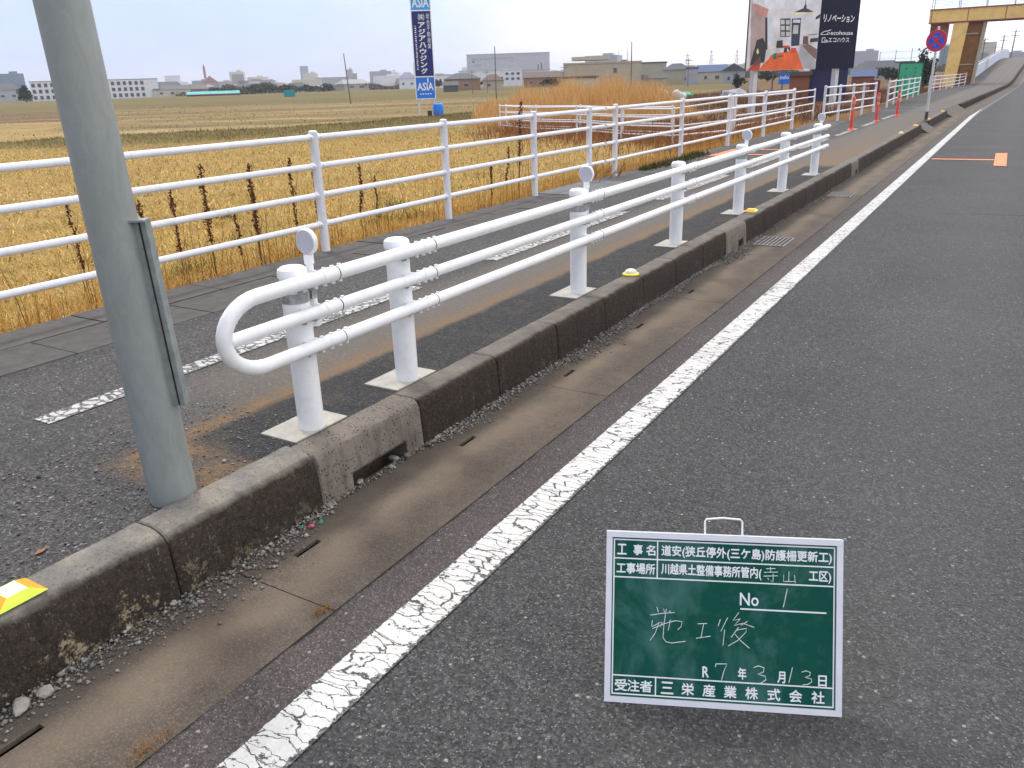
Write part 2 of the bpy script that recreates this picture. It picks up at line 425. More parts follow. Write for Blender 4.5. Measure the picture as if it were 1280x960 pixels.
def tag(o, label=None, cat=None, group=None, kind=None):
    if label: o['label'] = label
    if cat: o['category'] = cat
    if group: o['group'] = group
    if kind: o['kind'] = kind
    return o
def empty(name, loc=(0, 0, 0), rz=0., label=None, cat=None, group=None):
    o = bpy.data.objects.new(name, None); COL.objects.link(o)
    o.location = loc; o.rotation_euler = (0, 0, rz); o.empty_display_size = .2
    return tag(o, label, cat, group)
def dup_tree(o, parent=None):
    c = o.copy(); COL.objects.link(c)
    if parent: c.parent = parent
    for ch in list(o.children): dup_tree(ch, c)
    return c
def structure(o): return tag(o, kind='structure')

def np_mesh(name, V, quads, mats, parent=None, mi=None, smooth=False):
    me = bpy.data.meshes.new(name)
    V = np.asarray(V, np.float32); Q = np.asarray(quads, np.int32)
    k = Q.shape[1]
    me.vertices.add(len(V)); me.vertices.foreach_set('co', V.ravel())
    me.loops.add(Q.size); me.loops.foreach_set('vertex_index', Q.ravel())
    me.polygons.add(len(Q)); me.polygons.foreach_set('loop_start', np.arange(len(Q), dtype=np.int32)*k)
    me.polygons.foreach_set('loop_total', np.full(len(Q), k, np.int32))
    for m in (mats if isinstance(mats, (list, tuple)) else [mats]): me.materials.append(m)
    if mi is not None: me.polygons.foreach_set('material_index', np.asarray(mi, np.int32))
    if smooth: me.polygons.foreach_set('use_smooth', np.ones(len(Q), bool))
    me.update(calc_edges=True); me.validate()
    o = bpy.data.objects.new(name, me); COL.objects.link(o)
    if parent: o.parent = parent
    return o

def text_geom(s, bold=0.0, vertical=False):
    """letter outlines -> (verts Nx2 normalised to its own box, faces)"""
    if vertical:
        V = []; F = []; n = 0
        for i, ch in enumerate(s):
            if ch == ' ': continue
            v, f = text_geom(ch, bold)
            v = v*np.array([.86, .86])+np.array([.07, len(s)-1-i+.07])
            V.append(v); F += [tuple(k+n for k in ff) for ff in f]; n += len(v)
        V = np.concatenate(V); V[:, 1] /= len(s)
        return V, F
    cu = bpy.data.curves.new('t', 'FONT'); cu.body = s; cu.offset = bold; cu.resolution_u = 2
    ob = bpy.data.objects.new('t', cu); COL.objects.link(ob)
    dg = bpy.context.evaluated_depsgraph_get(); dg.update()
    me = bpy.data.meshes.new_from_object(ob.evaluated_get(dg))
    V = np.array([v.co[:2] for v in me.vertices]); F = [tuple(p.vertices) for p in me.polygons]
    bpy.data.objects.remove(ob); bpy.data.curves.remove(cu); bpy.data.meshes.remove(me)
    V = (V-V.min(0))/np.maximum(V.max(0)-V.min(0), 1e-6)
    return V, F
def put_text(mb, s, u0, u1, v0, v1, to3, bold=0.0, vertical=False, mi=0):
    V, F = text_geom(s, bold, vertical)
    P = [to3(u0+(u1-u0)*a, v0+(v1-v0)*b) for a, b in V]
    mb.add(P, F, mi)

# ------------------------------------------------------------------ the lie of the land
ZR = -0.24                                   # road level; the pavement is at 0
def cx(y): return 0.0 if y < 36 else .020*(y-36)
def ez(y):
    k = .046
    if y < 90: return 0.0
    if y < 110: return k*(y-90)**2/40
    if y < 150: return k*10+k*(y-110)
    if y < 190: return k*50+k*(y-150)-k*(y-150)**2/80
    return k*70 - .02*(y-190)
YS = [-14, -6] + list(np.arange(-2, 36, 2.)) + list(np.arange(36, 90, 3.)) + list(np.arange(90, 200, 2.5)) + [220, 260]
def strip(name, x0, x1, z, mat, ys=None, fx0=None, fx1=None):
    ys = YS if ys is None else ys
    A = [((fx0(y) if fx0 else x0+cx(y)), y, z+ez(y)) for y in ys]
    B = [((fx1(y) if fx1 else x1+cx(y)), y, z+ez(y)) for y in ys]
    mb = MB(); mb.sheet(A, B)
    return structure(mb.build(name, mat, smooth=False))
def pave_left(y):
    pts = [(-14, -5.46), (28, -5.46), (36, -5.0), (44, -5.2), (60, -5.75), (75, -5.3), (105, -4.95), (170, -3.7), (260, -2.)]
    return float(np.interp(y, [p[0] for p in pts], [p[1] for p in pts]))
strip('road', -1.40, 7.2, ZR, M['road'])
strip('road_shoulder', -1.74, -1.396, ZR+.001, M['shoulder'])
strip('road_edge_line', -1.545, -1.378, ZR+.005, M['road_line'])
strip('pavement', 0, -2.44, 0.0, M['pavement'], fx0=lambda y: pave_left(y) + (0.88 if y < 28 else max(0, .88*(1-(y-28)/8)) if y < 36 else 0))
# dashed line on the pavement
mb = MB()
for k in range(-1, 8):
    y0 = 1.83+3.97*k
    ys = np.linspace(y0, y0+2.92, 5)
    mb.sheet([(-3.79, y, .004) for y in ys], [(-3.66, y, .004) for y in ys])
structure(mb.build('pavement_dash_line', M['walk_line'], smooth=False))
strip('pavement_far_line', -3.52, -3.40, .004, M['walk_line'], ys=[y for y in YS if y >= 44])
# kerb-side edging slabs of the pavement in two rows with open joints
mb = MB()
for row, (xa, xb, off) in enumerate(((-5.075, -4.585, .55), (-5.46, -5.085, .05))):
    for k in range(-8, 28):
        y0 = off+k*1.0
        dz = random.uniform(-.003, .004)
        mb.box(((xa+xb)/2, y0+.5, -.05+dz), (xb-xa, .988, .108))
structure(mb.build('pavement_edge_slabs', M['slab'], smooth=False))
mb = MB(); mb.box((-5.0, 10.6, .008), (1.02, 1.6, .012)); structure(mb.build('pavement_cover_plate', M['cover_plate'], smooth=False))

# gutter with slots cut in its cover slabs
slots = [(.70+1.115*k, .83+1.115*k) for k in range(-2, 6)]
mb = MB()
joints = [1.63+2.23*k for k in range(-3, 11)]
def gz(y): return ZR+.003
ys_all = sorted(set([-14.0]+joints+[s for a in slots for s in a]+list(np.arange(24, 36.1, 2.))))
for xa, xb in ((-2.29, -2.118), (-2.090, -1.735)):
    for a, b_ in zip(ys_all[:-1], ys_all[1:]):
        ja = .0025 if a in joints else 0; jb = .0025 if b_ in joints else 0
        mb.box(((xa+xb)/2, (a+ja+b_-jb)/2, ZR-.0045), (xb-xa, b_-a-ja-jb, .015))
edges = [-14.0]+[s for a in slots for s in a]+[36.]
for i in range(0, len(edges)-1, 2):
    for a, b_ in [(edges[i], edges[i+1])]:
        mb.box((-2.104, (a+b_)/2, ZR-.0045), (.028, b_-a, .015))
structure(mb.build('gutter', M['gutter'], smooth=False))
mb = MB(); mb.box((-2.0, 11, ZR-.16), (.7, 50, .04)); structure(mb.build('gutter_channel', M['black'], smooth=False))
strip('gutter_far', -2.29, -1.735, ZR+.003, M['gutter'], ys=[y for y in YS if y >= 36])
# driveway crossing: concrete threshold between pavement and road
mb = MB()
for ya, yb in ((26.52, 28.58), (35.8, 42.15)):
    q_ = cx(yb)
    mb.add([(-2.46, ya, .003), (-2.46+q_, yb, .003), (-2.08+q_, yb, ZR+.008), (-2.08, ya, ZR+.008), (-2.46, ya, -.4), (-2.46+q_, yb, -.4), (-2.08+q_, yb, -.4), (-2.08, ya, -.4)],
           [(0, 1, 2, 3), (0, 3, 7, 4), (1, 5, 6, 2), (2, 6, 7, 3), (4, 7, 6, 5), (0, 4, 5, 1)])
structure(mb.build('driveway_ramp', M['pavement'], smooth=False))
mb = MB(); mb.add([(-4.5, 36.0, .006), (-2.45, 36.4, .006), (-2.45, 36.75, .006), (-4.5, 36.3, .006)], [(0, 1, 2, 3)])
mb.add([(-4.4, 38.6, .006), (-2.45, 38.9, .006), (-2.45, 39.4, .006), (-4.4, 38.9, .006)], [(0, 1, 2, 3)])
structure(mb.build('crossing_joint_strip', M['cover_plate'], smooth=False))

# ground: one sheet to the horizon, with the bank by the path and a field dyke
def dyke(x, y):
    P = np.array([(-37.5, 17.2), (-33.5, 20.2), (-29.5, 24.5), (-27.2, 30.), (-27.0, 38.), (-28, 48.)])
    best = np.full(np.shape(x), 1e9); 
    for a, b_ in zip(P[:-1], P[1:]):
        d = b_-a; t = np.clip(((x-a[0])*d[0]+(y-a[1])*d[1])/(d@d), 0, 1)
        best = np.minimum(best, np.hypot(x-a[0]-t*d[0], y-a[1]-t*d[1]))
    fade = np.clip((y-16)/4., 0.3, 1)
    return .42*np.exp(-(best/1.9)**2)*fade
def ground_z(x, y):
    x = np.asarray(x, float); y = np.asarray(y, float)
    z = np.full(np.broadcast(x, y).shape, -.50)
    bank = np.clip((x+8.6)/3.1, 0, 1)
    z = z+bank*bank*(3-2*bank)*.42
    z = z+np.where(x < -9, dyke(x, y), 0)
    dd = np.clip((-.522*x+.853*y-85)/190., 0, 1)
    z = z+1.35*dd*dd*(3-2*dd)
    z = np.where(x > -5.4, -.62, z)
    z = z+.045*np.sin(x*.9+.4*y)*np.sin(.7*y-.3*x)*np.clip((-x-6)/3, 0, 1)*np.clip((70-y)/30, 0, 1)
    return z
xs = np.concatenate([-np.geomspace(3200, 62, 22), np.arange(-60, -9, .8), np.arange(-9, -5.3, .35), [-4.5, 0, 5, 7, 9, 14, 30], np.geomspace(60, 3200, 14)])
ys = np.concatenate([-np.geomspace(3200, 20, 14), np.arange(-12, 70, .8), np.geomspace(72, 3200, 30)])
X, Y = np.meshgrid(xs, ys)
Z = ground_z(X, Y)
nx, ny = len(xs), len(ys)
idx = np.arange(nx*ny).reshape(ny, nx)
Q = np.stack([idx[:-1, :-1], idx[:-1, 1:], idx[1:, 1:], idx[1:, :-1]], -1).reshape(-1, 4)
m, nt, b = new_mat('field_ground'); g = G(nt); v = g.pos(); x, y, z = g.sepx(v)
wn1 = g.math('SUBTRACT', g.noise(g.scale(v, .02, .02, 0), 1., 4, .6), .5)
wn2 = g.math('SUBTRACT', g.noise(g.scale(v, .25, .25, 0), 1., 4, .6), .5)
d = g.math('ADD', g.math('MULTIPLY', x, -.522), g.math('MULTIPLY', y, .853))
d = g.math('ADD', d, g.math('MULTIPLY', g.math('ADD', g.math('MULTIPLY', wn1, .6), g.math('MULTIPLY', wn2, .06)), d))
p = g.math('DIVIDE', .5, g.math('MAXIMUM', g.math('MULTIPLY', d, .0262), .05))     # ~ .2 at 95 m, .5 at 38 m
STRAW = (.36, .235, .08); TAN = (.44, .33, .17); BRN = (.15, .095, .055); OLV = (.24, .18, .075); DKO = (.16, .115, .05)
c = g.ramp(p, [(0, (.20, .18, .11)), (.05, (.26, .23, .14)), (.075, TAN), (.09, (.15, .11, .07)), (.105, TAN), (.125, BRN), (.14, (.24, .18, .09)), (.19, OLV), (.205, BRN), (.225, OLV),
               (.30, (.26, .18, .08)), (.33, DKO), (.36, TAN), (.52, (.27, .19, .075)), (.60, STRAW), (1.0, STRAW)])
left = g.step(g.math('SUBTRACT', g.math('MULTIPLY', x, -1.), g.math('MULTIPLY', y, 1.55)), 2., 6.)
cl = g.ramp(p, [(0, (.2, .18, .11)), (.10, TAN), (.14, BRN), (.235, BRN), (.26, (.36, .25, .095)), (.5, (.40, .285, .11)), (.62, STRAW), (1, STRAW)])
c = g.mix(left, c, cl)
dlin = g.math('ADD', g.math('MULTIPLY', x, -.522), g.math('MULTIPLY', y, .853)); lat = g.math('ADD', g.math('MULTIPLY', x, .853), g.math('MULTIPLY', y, .522))
cv = g.node('ShaderNodeCombineXYZ'); g.link(g.math('MULTIPLY', dlin, .16), cv.inputs[0]); g.link(g.math('MULTIPLY', lat, .012), cv.inputs[1])
st1 = g.noise(cv.outputs[0], 1., 5, .7); st2 = g.noise(cv.outputs[0], 3.1, 4, .7)
fm = g.step(dlin, 36., 48.)
c = g.mix(g.math('MULTIPLY', g.math('MULTIPLY', g.step(st1, .48, .62), fm), .7), c, (.15, .088, .050))
c = g.mix(g.math('MULTIPLY', g.math('MULTIPLY', g.step(st2, .52, .64), fm), .8), c, (.50, .36, .18))
c = g.mix(g.math('MULTIPLY', g.math('MULTIPLY', g.step(st2, .46, .36), fm), .6), c, (.17, .17, .07))
nn = g.noise(v, 1.6, 6, .7); nf = g.noise(v, 14., 5, .7)
c = g.mix(g.math('MULTIPLY', g.step(nn, .46, .7), .45), c, (.13, .105, .035))
c = g.mix(g.math('MULTIPLY', g.step(nf, .4, .7), .55), c, g.mix(.5, c, (.06, .042, .02)))
# dyke: dark weeds
dz = g.math('MULTIPLY', g.step(z, -.42, -.22), g.step(x, -10., -12.))
c = g.mix(g.math('MULTIPLY', dz, .9), c, g.mix(g.step(g.noise(v, 2.2, 5, .7), .38, .62), (.13, .085, .042), (.15, .145, .045)))
# bare brown plot on the right
br = g.math('MULTIPLY', g.step(g.math('ADD', x, g.math('MULTIPLY', y, .25)), -9., -4.), g.step(y, 24, 30))
c = g.mix(g.math('MULTIPLY', br, .85), c, g.mix(g.step(nn, .35, .65), (.11, .058, .034), (.20, .115, .055)))
g.link(c, b.inputs['Base Color']); b.inputs['Roughness'].default_value = 1.; b.inputs['Specular IOR Level'].default_value = .1
g.bump(g.math('ADD', nf, nn), .6, .05, b)
M['ground'] = m
gr = np_mesh('ground', np.stack([X, Y, Z], -1).reshape(-1, 3), Q, M['ground'], smooth=True)
structure(gr)
# embankment under the climbing road
mb = MB()
ysr = [y for y in YS if y >= 88]
mb.sheet([(7.2+cx(y), y, ZR+ez(y)-.01) for y in ysr], [(7.4+cx(y)+ez(y)*2, y, -.55) for y in ysr])
mb.sheet([(pave_left(y)-.02, y, ez(y)-.01) for y in ysr], [(pave_left(y)-.1, y, -.6) for y in ysr])
structure(mb.build('ramp_embankment', M['slab'], smooth=False))

# ------------------------------------------------------------------ kerb stones
def kerb_mesh(L, hole=None, taper=0, low=False, sharp=True):
    top = .008 if not low else -.12
    prof = [(-2.44, -.36), (-2.44, top-.008), (-2.432, top), (-2.36, top+.001), (-2.325, top-.005), (-2.298, top-.018), (-2.278, top-.042), (-2.264, -.15), (-2.257, -.25), (-2.254, -.36)]
    if sharp: prof = [(-2.44, -.36), (-2.44, top-.008), (-2.432, top), (-2.33, top+.001), (-2.300, top-.003), (-2.282, top-.012), (-2.271, top-.034), (-2.262, -.15), (-2.256, -.25), (-2.254, -.36)]
    n = 14
    mb = MB(); V = []; F = []
    ysl = np.concatenate([[0, .006], np.linspace(.03, L-.03, n-4), [L-.006, L]])
    if hole: ysl = np.array(sorted(set(list(ysl)+[hole[0], hole[1]])))
    ns = len(ysl)
    for i, yy in enumerate(ysl):
        ins = .005 if i in (0, ns-1) else 0
        for j, (px, pz) in enumerate(prof):
            jx = random.uniform(-.0016, .0016); jz = random.uniform(-.0014, .0014)
            dx = ins*(1 if px < -2.4 else -1); dzz = -ins if pz > -.1 else 0
            V.append((px+jx+dx, yy, pz+jz+dzz))
    m = len(prof)
    for i in range(ns-1):
        mid = (ysl[i]+ysl[i+1])/2
        for j in range(m-1):
            if hole and j in (7, 8) and hole[0] <= mid <= hole[1]: continue
            F.append((i*m+j, i*m+j+1, (i+1)*m+j+1, (i+1)*m+j))
    F.append(tuple(range(m))); F.append(tuple(reversed(range((ns-1)*m, ns*m))))
    mb.add(V, F)
    if hole:
        a, c_ = hole; zt = -.155; xi = -2.42
        mb.add([(-2.262, a, zt), (-2.262, c_, zt), (xi, c_, zt), (xi, a, zt)], [(0, 1, 2, 3)])
        mb.add([(xi, a, zt), (xi, c_, zt), (xi, c_, -.36), (xi, a, -.36)], [(0, 1, 2, 3)])
        mb.add([(-2.262, a, zt), (xi, a, zt), (xi, a, -.36), (-2.256, a, -.36)], [(0, 1, 2, 3)])
        mb.add([(-2.262, c_, zt), (xi, c_, zt), (xi, c_, -.36), (-2.256, c_, -.36)], [(0, 1, 2, 3)])
    return mb
KL = .712
kproto = []
for q in range(3):
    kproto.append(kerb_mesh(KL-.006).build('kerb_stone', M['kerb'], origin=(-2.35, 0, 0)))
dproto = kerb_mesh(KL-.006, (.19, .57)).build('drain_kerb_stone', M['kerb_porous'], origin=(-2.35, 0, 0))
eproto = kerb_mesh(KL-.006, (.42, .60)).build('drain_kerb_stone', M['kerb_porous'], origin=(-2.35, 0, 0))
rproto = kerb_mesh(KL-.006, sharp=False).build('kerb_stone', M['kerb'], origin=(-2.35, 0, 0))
used = set()
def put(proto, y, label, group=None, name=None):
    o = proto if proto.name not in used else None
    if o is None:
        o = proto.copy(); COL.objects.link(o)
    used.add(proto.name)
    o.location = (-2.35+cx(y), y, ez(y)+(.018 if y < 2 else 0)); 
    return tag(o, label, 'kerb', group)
KG = 'concrete kerb stones between gutter and pavement'
for k in range(-4, 35):
    y = 1.43+KL*k
    if k == 1: put(dproto, y, 'porous kerb stone with a wide low drain mouth, beside the first guard rail post')
    elif k == 9: put(eproto, y, 'pale kerb stone with a small square drain mouth, next to the nearer grate')
    elif k == 19: put(eproto, y, 'kerb stone with a small drain mouth just past the farther grate')
    elif k < 1: put(rproto, y, 'plain rounded kerb stone with black algae, painted-in shade and ochre scabs on its road face', 'rounded kerb stones nearest the viewer')
    else: put(kproto[k % 3], y, 'plain weathered concrete kerb stone with a road face darkened by algae and painted-in shade', KG)
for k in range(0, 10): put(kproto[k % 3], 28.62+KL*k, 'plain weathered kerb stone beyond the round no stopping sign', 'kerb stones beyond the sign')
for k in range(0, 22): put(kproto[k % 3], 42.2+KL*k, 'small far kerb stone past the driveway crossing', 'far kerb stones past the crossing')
mb = MB()
ysf = [57.9]+[y for y in YS if y > 58]
for (xa, za), (xb, zb) in (((-2.44, 0), (-2.30, .01)), ((-2.30, .01), (-2.262, -.04)), ((-2.262, -.04), (-2.255, ZR-.05))):
    mb.sheet([(xa+cx(y), y, za+ez(y)) for y in ysf], [(xb+cx(y), y, zb+ez(y)) for y in ysf])
mb.add([(-2.44+cx(57.9), 57.9, 0), (-2.30+cx(57.9), 57.9, .01), (-2.262+cx(57.9), 57.9, -.04), (-2.255+cx(57.9), 57.9, ZR-.05), (-2.44+cx(57.9), 57.9, ZR-.05)], [(0, 1, 2, 3, 4)])
structure(mb.build('far_kerb', M['kerb'], smooth=False))

# reflectors on the kerb
def stud(loc, kind, label):
    t = empty('kerb_reflector', (loc[0], loc[1], loc[2]+(.018 if loc[1] < 2 else 0)), 0, label, 'reflector', 'reflectors on top of the kerb')
    x0, x1, yl, h = -.062, .062, .075, .024
    B = [(x0, -yl, 0), (x1, -yl, 0), (x1, yl, 0), (x0, yl, 0)]; T = [(x0*.62, -yl*.42, h), (x1*.62, -yl*.42, h), (x1*.62, yl*.42, h), (x0*.62, yl*.42, h)]
    V = B+T
    if kind == 'wedge':
        mb = MB(); mb.add(V, [(3, 2, 1, 0), (1, 2, 6, 5), (3, 0, 4, 7)]); mb.build('body', M['lime'], t, smooth=False)
        for f in ((0, 1, 5, 4), (2, 3, 7, 6)):
            mb = MB(); mb.add([V[i] for i in f], [(0, 1, 2, 3)]); mb.build('lens', M['amber'], t, smooth=False)
        mb = MB(); mb.add([V[i] for i in (4, 5, 6, 7)], [(0, 1, 2, 3)]); mb.build('top_plate', M['palegreen'], t, smooth=False)
    elif kind == 'dome':
        mb = MB(); mb.lathe((0, 0, 0), [(.062, 0), (.066, .008), (.062, .014), (.05, .016)], 20); mb.build('base', M['yellow'], t)
        mb = MB(); mb.lathe((0, 0, .014), [(.05, 0), (.047, .014), (.036, .026), (.018, .033), (.002, .035)], 20); mb.build('dome', M['bead'], t)
    else:
        mb = MB(); mb.add(V, [(3, 2, 1, 0), (1, 2, 6, 5), (3, 0, 4, 7), (4, 5, 6, 7)]); mb.build('body', M['yellow'], t, smooth=False)
        for f in ((0, 1, 5, 4), (2, 3, 7, 6)):
            mb = MB(); mb.add([V[i] for i in f], [(0, 1, 2, 3)]); mb.build('lens', M['amber'], t, smooth=False)
stud((-2.372, .958, .0095), 'wedge', 'orange and lime wedge reflector on the nearest kerb stone')
stud((-2.385, 5.72, .0095), 'dome', 'yellow reflector with a round white dome, opposite the third guard post')
stud((-2.40, 9.2, .0095), 'flat', 'amber and yellow reflector beside the fifth guard post')
stud((-2.39, 25.9, .0095), 'flat', 'amber reflector at the end of the kerb before the driveway')
stud((-2.36, 22.4, .0095), 'dome', 'pale weathered dome reflector on the kerb beyond the guard rail')
stud((-2.38, 29.4, .0095), 'flat', 'small amber reflector on the kerb by the foot of the round sign')
stud((-2.38, 34.9, .0095), 'flat', 'farthest small amber reflector at the kerb end past the round sign')

# ------------------------------------------------------------------ guard rail (pipe barrier)
XG = -2.515
PY = [2.371]+[3.07+2*k for k in range(6)]
RX = -2.418
RZ = (.685, .545, .402)
gl = empty('guard_rail', (XG, 2.371, 0), 0, 'low white three-pipe guard rail on the kerb side of the pavement', 'guard rail')
go = (XG, 2.371, 0)
for i, y in enumerate(PY):
    mb = MB(); mb.lathe((XG, y, -.03), [(.058, 0), (.058, .725)], 28)
    p_ = mb.build('post', M['white'], gl, go)
    mb = MB(); mb.lathe((XG, y, .69), [(.0595, 0), (.0635, .003), (.0635, .026), (.060, .038), (.046, .047), (.02, .051), (.002, .052)], 28)
    mb.build('cap', M['white'], p_, go)
    mb = MB(); mb.prism([(-2.665, y-.165), (-2.452, y-.165), (-2.452, y+.165), (-2.665, y+.165)], -.04, .007)
    mb.build('footing', M['pad'], gl, go, smooth=False)
    for z in RZ:
        r = .0305 if z == RZ[0] else .027
        mb = MB()
        mb.box((XG+.07, y+.005, z-.012), (.06, .10, .012), 0)             # saddle plates above and below
        mb.box((XG+.062, y, z), (.03, .07, r*1.5))
        mb.tube([(RX, y+.06, z), (RX, y+.15, z)], r+.0022, 16)             # joint sleeve
        for dy in (.03, .085, .135, .18):
            mb.tube([(RX, y+dy, z+r*.85), (RX, y+dy, z+r+.007)], .0085, 8)
            mb.tube([(RX, y+dy, z-r*.85), (RX, y+dy, z-r-.011)], .009, 6)
        for dy in (-.03, .03):
            mb.tube([(XG+.052, y+dy, z-r-.012), (XG+.073, y+dy, z-r-.012)], .0095, 8, mi=1)
        mb.tube([(RX, y+.1525, z), (RX, y+.1555, z)], r+.0026, 16, mi=2)
        mb.build('clamp', [M['white'], M['galv'], M['black']], gl, go)
yend = 13.38
# top and bottom pipe joined by the U end, middle pipe butting into it
yl = 2.085
pts = [(RX, yend, RZ[0]), (RX, yl, RZ[0])]
zc = (RZ[0]+RZ[2])/2; rr = (RZ[0]-RZ[2])/2
for k in range(1, 17):
    th = math.pi/2+math.pi*k/16
    pts.append((RX, yl+math.cos(th)*rr*1.32, zc+math.sin(th)*rr))
pts.append((RX, yend, RZ[2]))
mb = MB(); mb.tube(pts, [.0305]*(len(pts)-2)+[.0285, .0275], 20, cap=True); mb.build('rail', M['white'], gl, go)
mb = MB(); mb.tube([(RX, yl-rr*1.32+.02, RZ[1]), (RX, yend, RZ[1])], .027, 20); mb.build('rail', M['white'], gl, go)
# round delineators strapped to every second post
for i in (0, 2, 4, 6):
    y = PY[i]; sx, sy = XG+.022, y+.082
    mb = MB(); mb.tube([(sx, sy, .46), (sx, sy, .755)], .016, 14); mb.tube([(sx, sy, .735), (sx, sy, .775)], .021, 14)
    dl = mb.build('delineator', M['white'], gl, go)
    mb = MB(); mb.lathe((sx, sy+.014, .828), [(.050, 0), (.055, .004), (.055, .022), (.052, .026)], 30, (0, -1, 0)); mb.build('disc', M['white'], dl, go)
    mb = MB(); mb.lathe((sx, sy-.0125, .828), [(.049, 0), (.049, .002), (.03, .0035), (.001, .004)], 30, (0, -1, 0)); mb.build('lens', M['lens'], dl, go)
    mb = MB(); mb.lathe((XG, y, .585), [(.0588, 0), (.0605, .001), (.0605, .043), (.0588, .044)], 28)
    mb.box((XG+.03, y+.068, .607), (.03, .03, .04)); mb.build('strap', M['galv'], dl, go)

# ------------------------------------------------------------------ big galvanised pole in front
tp = Vector((-.020, -.012, 1)).normalized()
pb = Vector((-2.515, 1.64, -.12))
pole = empty('utility_pole', (-2.515, 1.64, 0), 0, 'thick grey galvanised pole leaning in front, with a steel angle on its side', 'pole')
mb = MB(); mb.tube([pb+tp*h for h in (0, .12, 1.0, 2.0, 3.0, 4.6)], [.0855, .085, .082, .0785, .075, .07], 40)
mb.build('shaft', M['zinc'], pole, (-2.515, 1.64, 0))
side = Vector((math.cos(_y)*.94, math.sin(_y)*.94, 0)).normalized()
nrm_ = Vector((math.sin(_y), -math.cos(_y), 0))
a = pb+tp*.50+side*.094+nrm_*.02; c_ = pb+tp*1.155+side*.088+nrm_*.02
ax = (c_-a).normalized(); Rm = Matrix((side, ax.cross(side), ax)).transposed()
mb = MB(); L = (c_-a).length
mid = (a+c_)/2
mb.box(mid, (.060, .005, L), M3=Rm); mb.box(mid+side*.0285-nrm_*.02, (.005, .045, L), M3=Rm); mb.box(mid+side*.012+nrm_*.004, (.004, .006, L), M3=Rm, mi=1)
mb.box(c_+ax*.004-side*.004-nrm_*.008, (.078, .055, .007), M3=Rm)
for h in (.12, .5, .88): mb.box(a+ax*L*h-side*.022-nrm_*.012, (.03, .02, .03), M3=Rm)
mb.build('angle_bracket', [M['zinc_dark'], M['black']], pole, (-2.515, 1.64, 0), smooth=False)

# ------------------------------------------------------------------ white four-rail fences
def fence_run(pts, label, group=None, zs=None, h=1.08, rails=(.255, .52, .78, 1.03), rp=.041, rr_=.0265, ext=(0, 0), name='pipe_fence', fit=True):
    o = (pts[0][0], pts[0][1], pts[0][2])
    t = empty(name, o, 0, label, 'fence', group)
    P = [Vector(p) for p in pts]
    for i, p in enumerate(P):
        mb = MB(); mb.lathe(p+Vector((0, 0, -.12)), [(rp, 0), (rp, h+.10), (rp*1.04, h+.105), (rp*.95, h+.122), (rp*.5, h+.13)], 16)
        po = mb.build('post', M['fence_white'], t, o)
        if fit:
            d = (P[min(i+1, len(P)-1)]-P[max(i-1, 0)]).normalized()
            for z in rails:
                mb = MB(); c = p+Vector((0, 0, z))
                mb.tube([c-d*(rp+.032), c+d*(rp+.032)], rr_+.005, 12)
                for s in (-1, 1):
                    q = c+d*s*(rp+.018); mb.tube([q+Vector((.033, 0, .0)), q+Vector((.036, 0, .0))], .006, 6, mi=1)
                mb.build('rail_socket', [M['fence_white'], M['galv']], po, o)
    for z in rails:
        Q_ = [p+Vector((0, 0, z)) for p in P]
        if ext[0]: Q_[0] = Q_[0]-(Q_[1]-Q_[0]).normalized()*ext[0]
        if ext[1]: Q_[-1] = Q_[-1]+(Q_[-1]-Q_[-2]).normalized()*ext[1]
        mb = MB(); mb.tube(Q_, rr_, 12); mb.build('rail', M['fence_white'], t, o)
    return t
xf = -5.42
fence_run([(xf+.01, 5.557+2.02*k, 0) for k in range(-6, 3)]+[(xf+.02, 11.25, 0)], 'white four-rail pipe fence along the path, nearest run by the dry grass field', ext=(0, .5))
fence_run([(xf+.04, y, 0) for y in (12.15, 15.2, 18.2, 21.2, 24.25)], 'white four-rail path fence run ending level with the end of the guard rail', ext=(.35, 0))
fence_run([(-5.27, 28.0, 0), (-5.13, 29.75, 0), (-4.98, 31.4, 0), (-4.92, 33.2, 0), (-4.78, 35.1, 0)], 'short white fence run behind the orange marker posts', fit=False)
fence_run([(-4.86, 39.4, 0), (-5.08, 43.4, 0), (-5.2, 47.1, 0), (-5.3, 51.0, 0), (-5.42, 54.9, 0), (-5.55, 59.2, 0)], 'white fence run in front of the green board', fit=False)
fence_run([(-5.6, 66.5, 0), (-5.55, 69.5, 0), (-5.4, 73.0, 0), (-5.25, 77.0, 0), (-5.15, 82.0, 0), (-5.0, 88, 0), (-4.9, 95, .03), (-4.85, 101, .2)], 'far white fence run at the foot of the yellow footbridge', fit=False)
def gzp(x, y, dz=0): return (x, y, float(ground_z(x, y))+dz)
fa = [(-18.7, 30.3), (-16.4, 28.9), (-13.6, 27.3), (-11.2, 25.8), (-8.9, 24.4), (-6.6, 22.6)]
fence_run([gzp(*p, .02) for p in fa], 'white field fence in front of the reeds, nearer of two parallel runs', rp=.035, rr_=.024, fit=False)
fence_run([gzp(p[0]-.6, p[1]+1.5, .02) for p in fa[:-1]], 'white field fence in front of the reeds, farther of two parallel runs', rp=.035, rr_=.024, fit=False)
fence_run([gzp(-6.75, 23.4, .12), gzp(-6.95, 27.2, .1), gzp(-7.1, 31.0, .1), gzp(-7.1, 35.6, .1)], 'white fence standing behind the path fence, below the big advertising board', rp=.035, rr_=.024, fit=False)

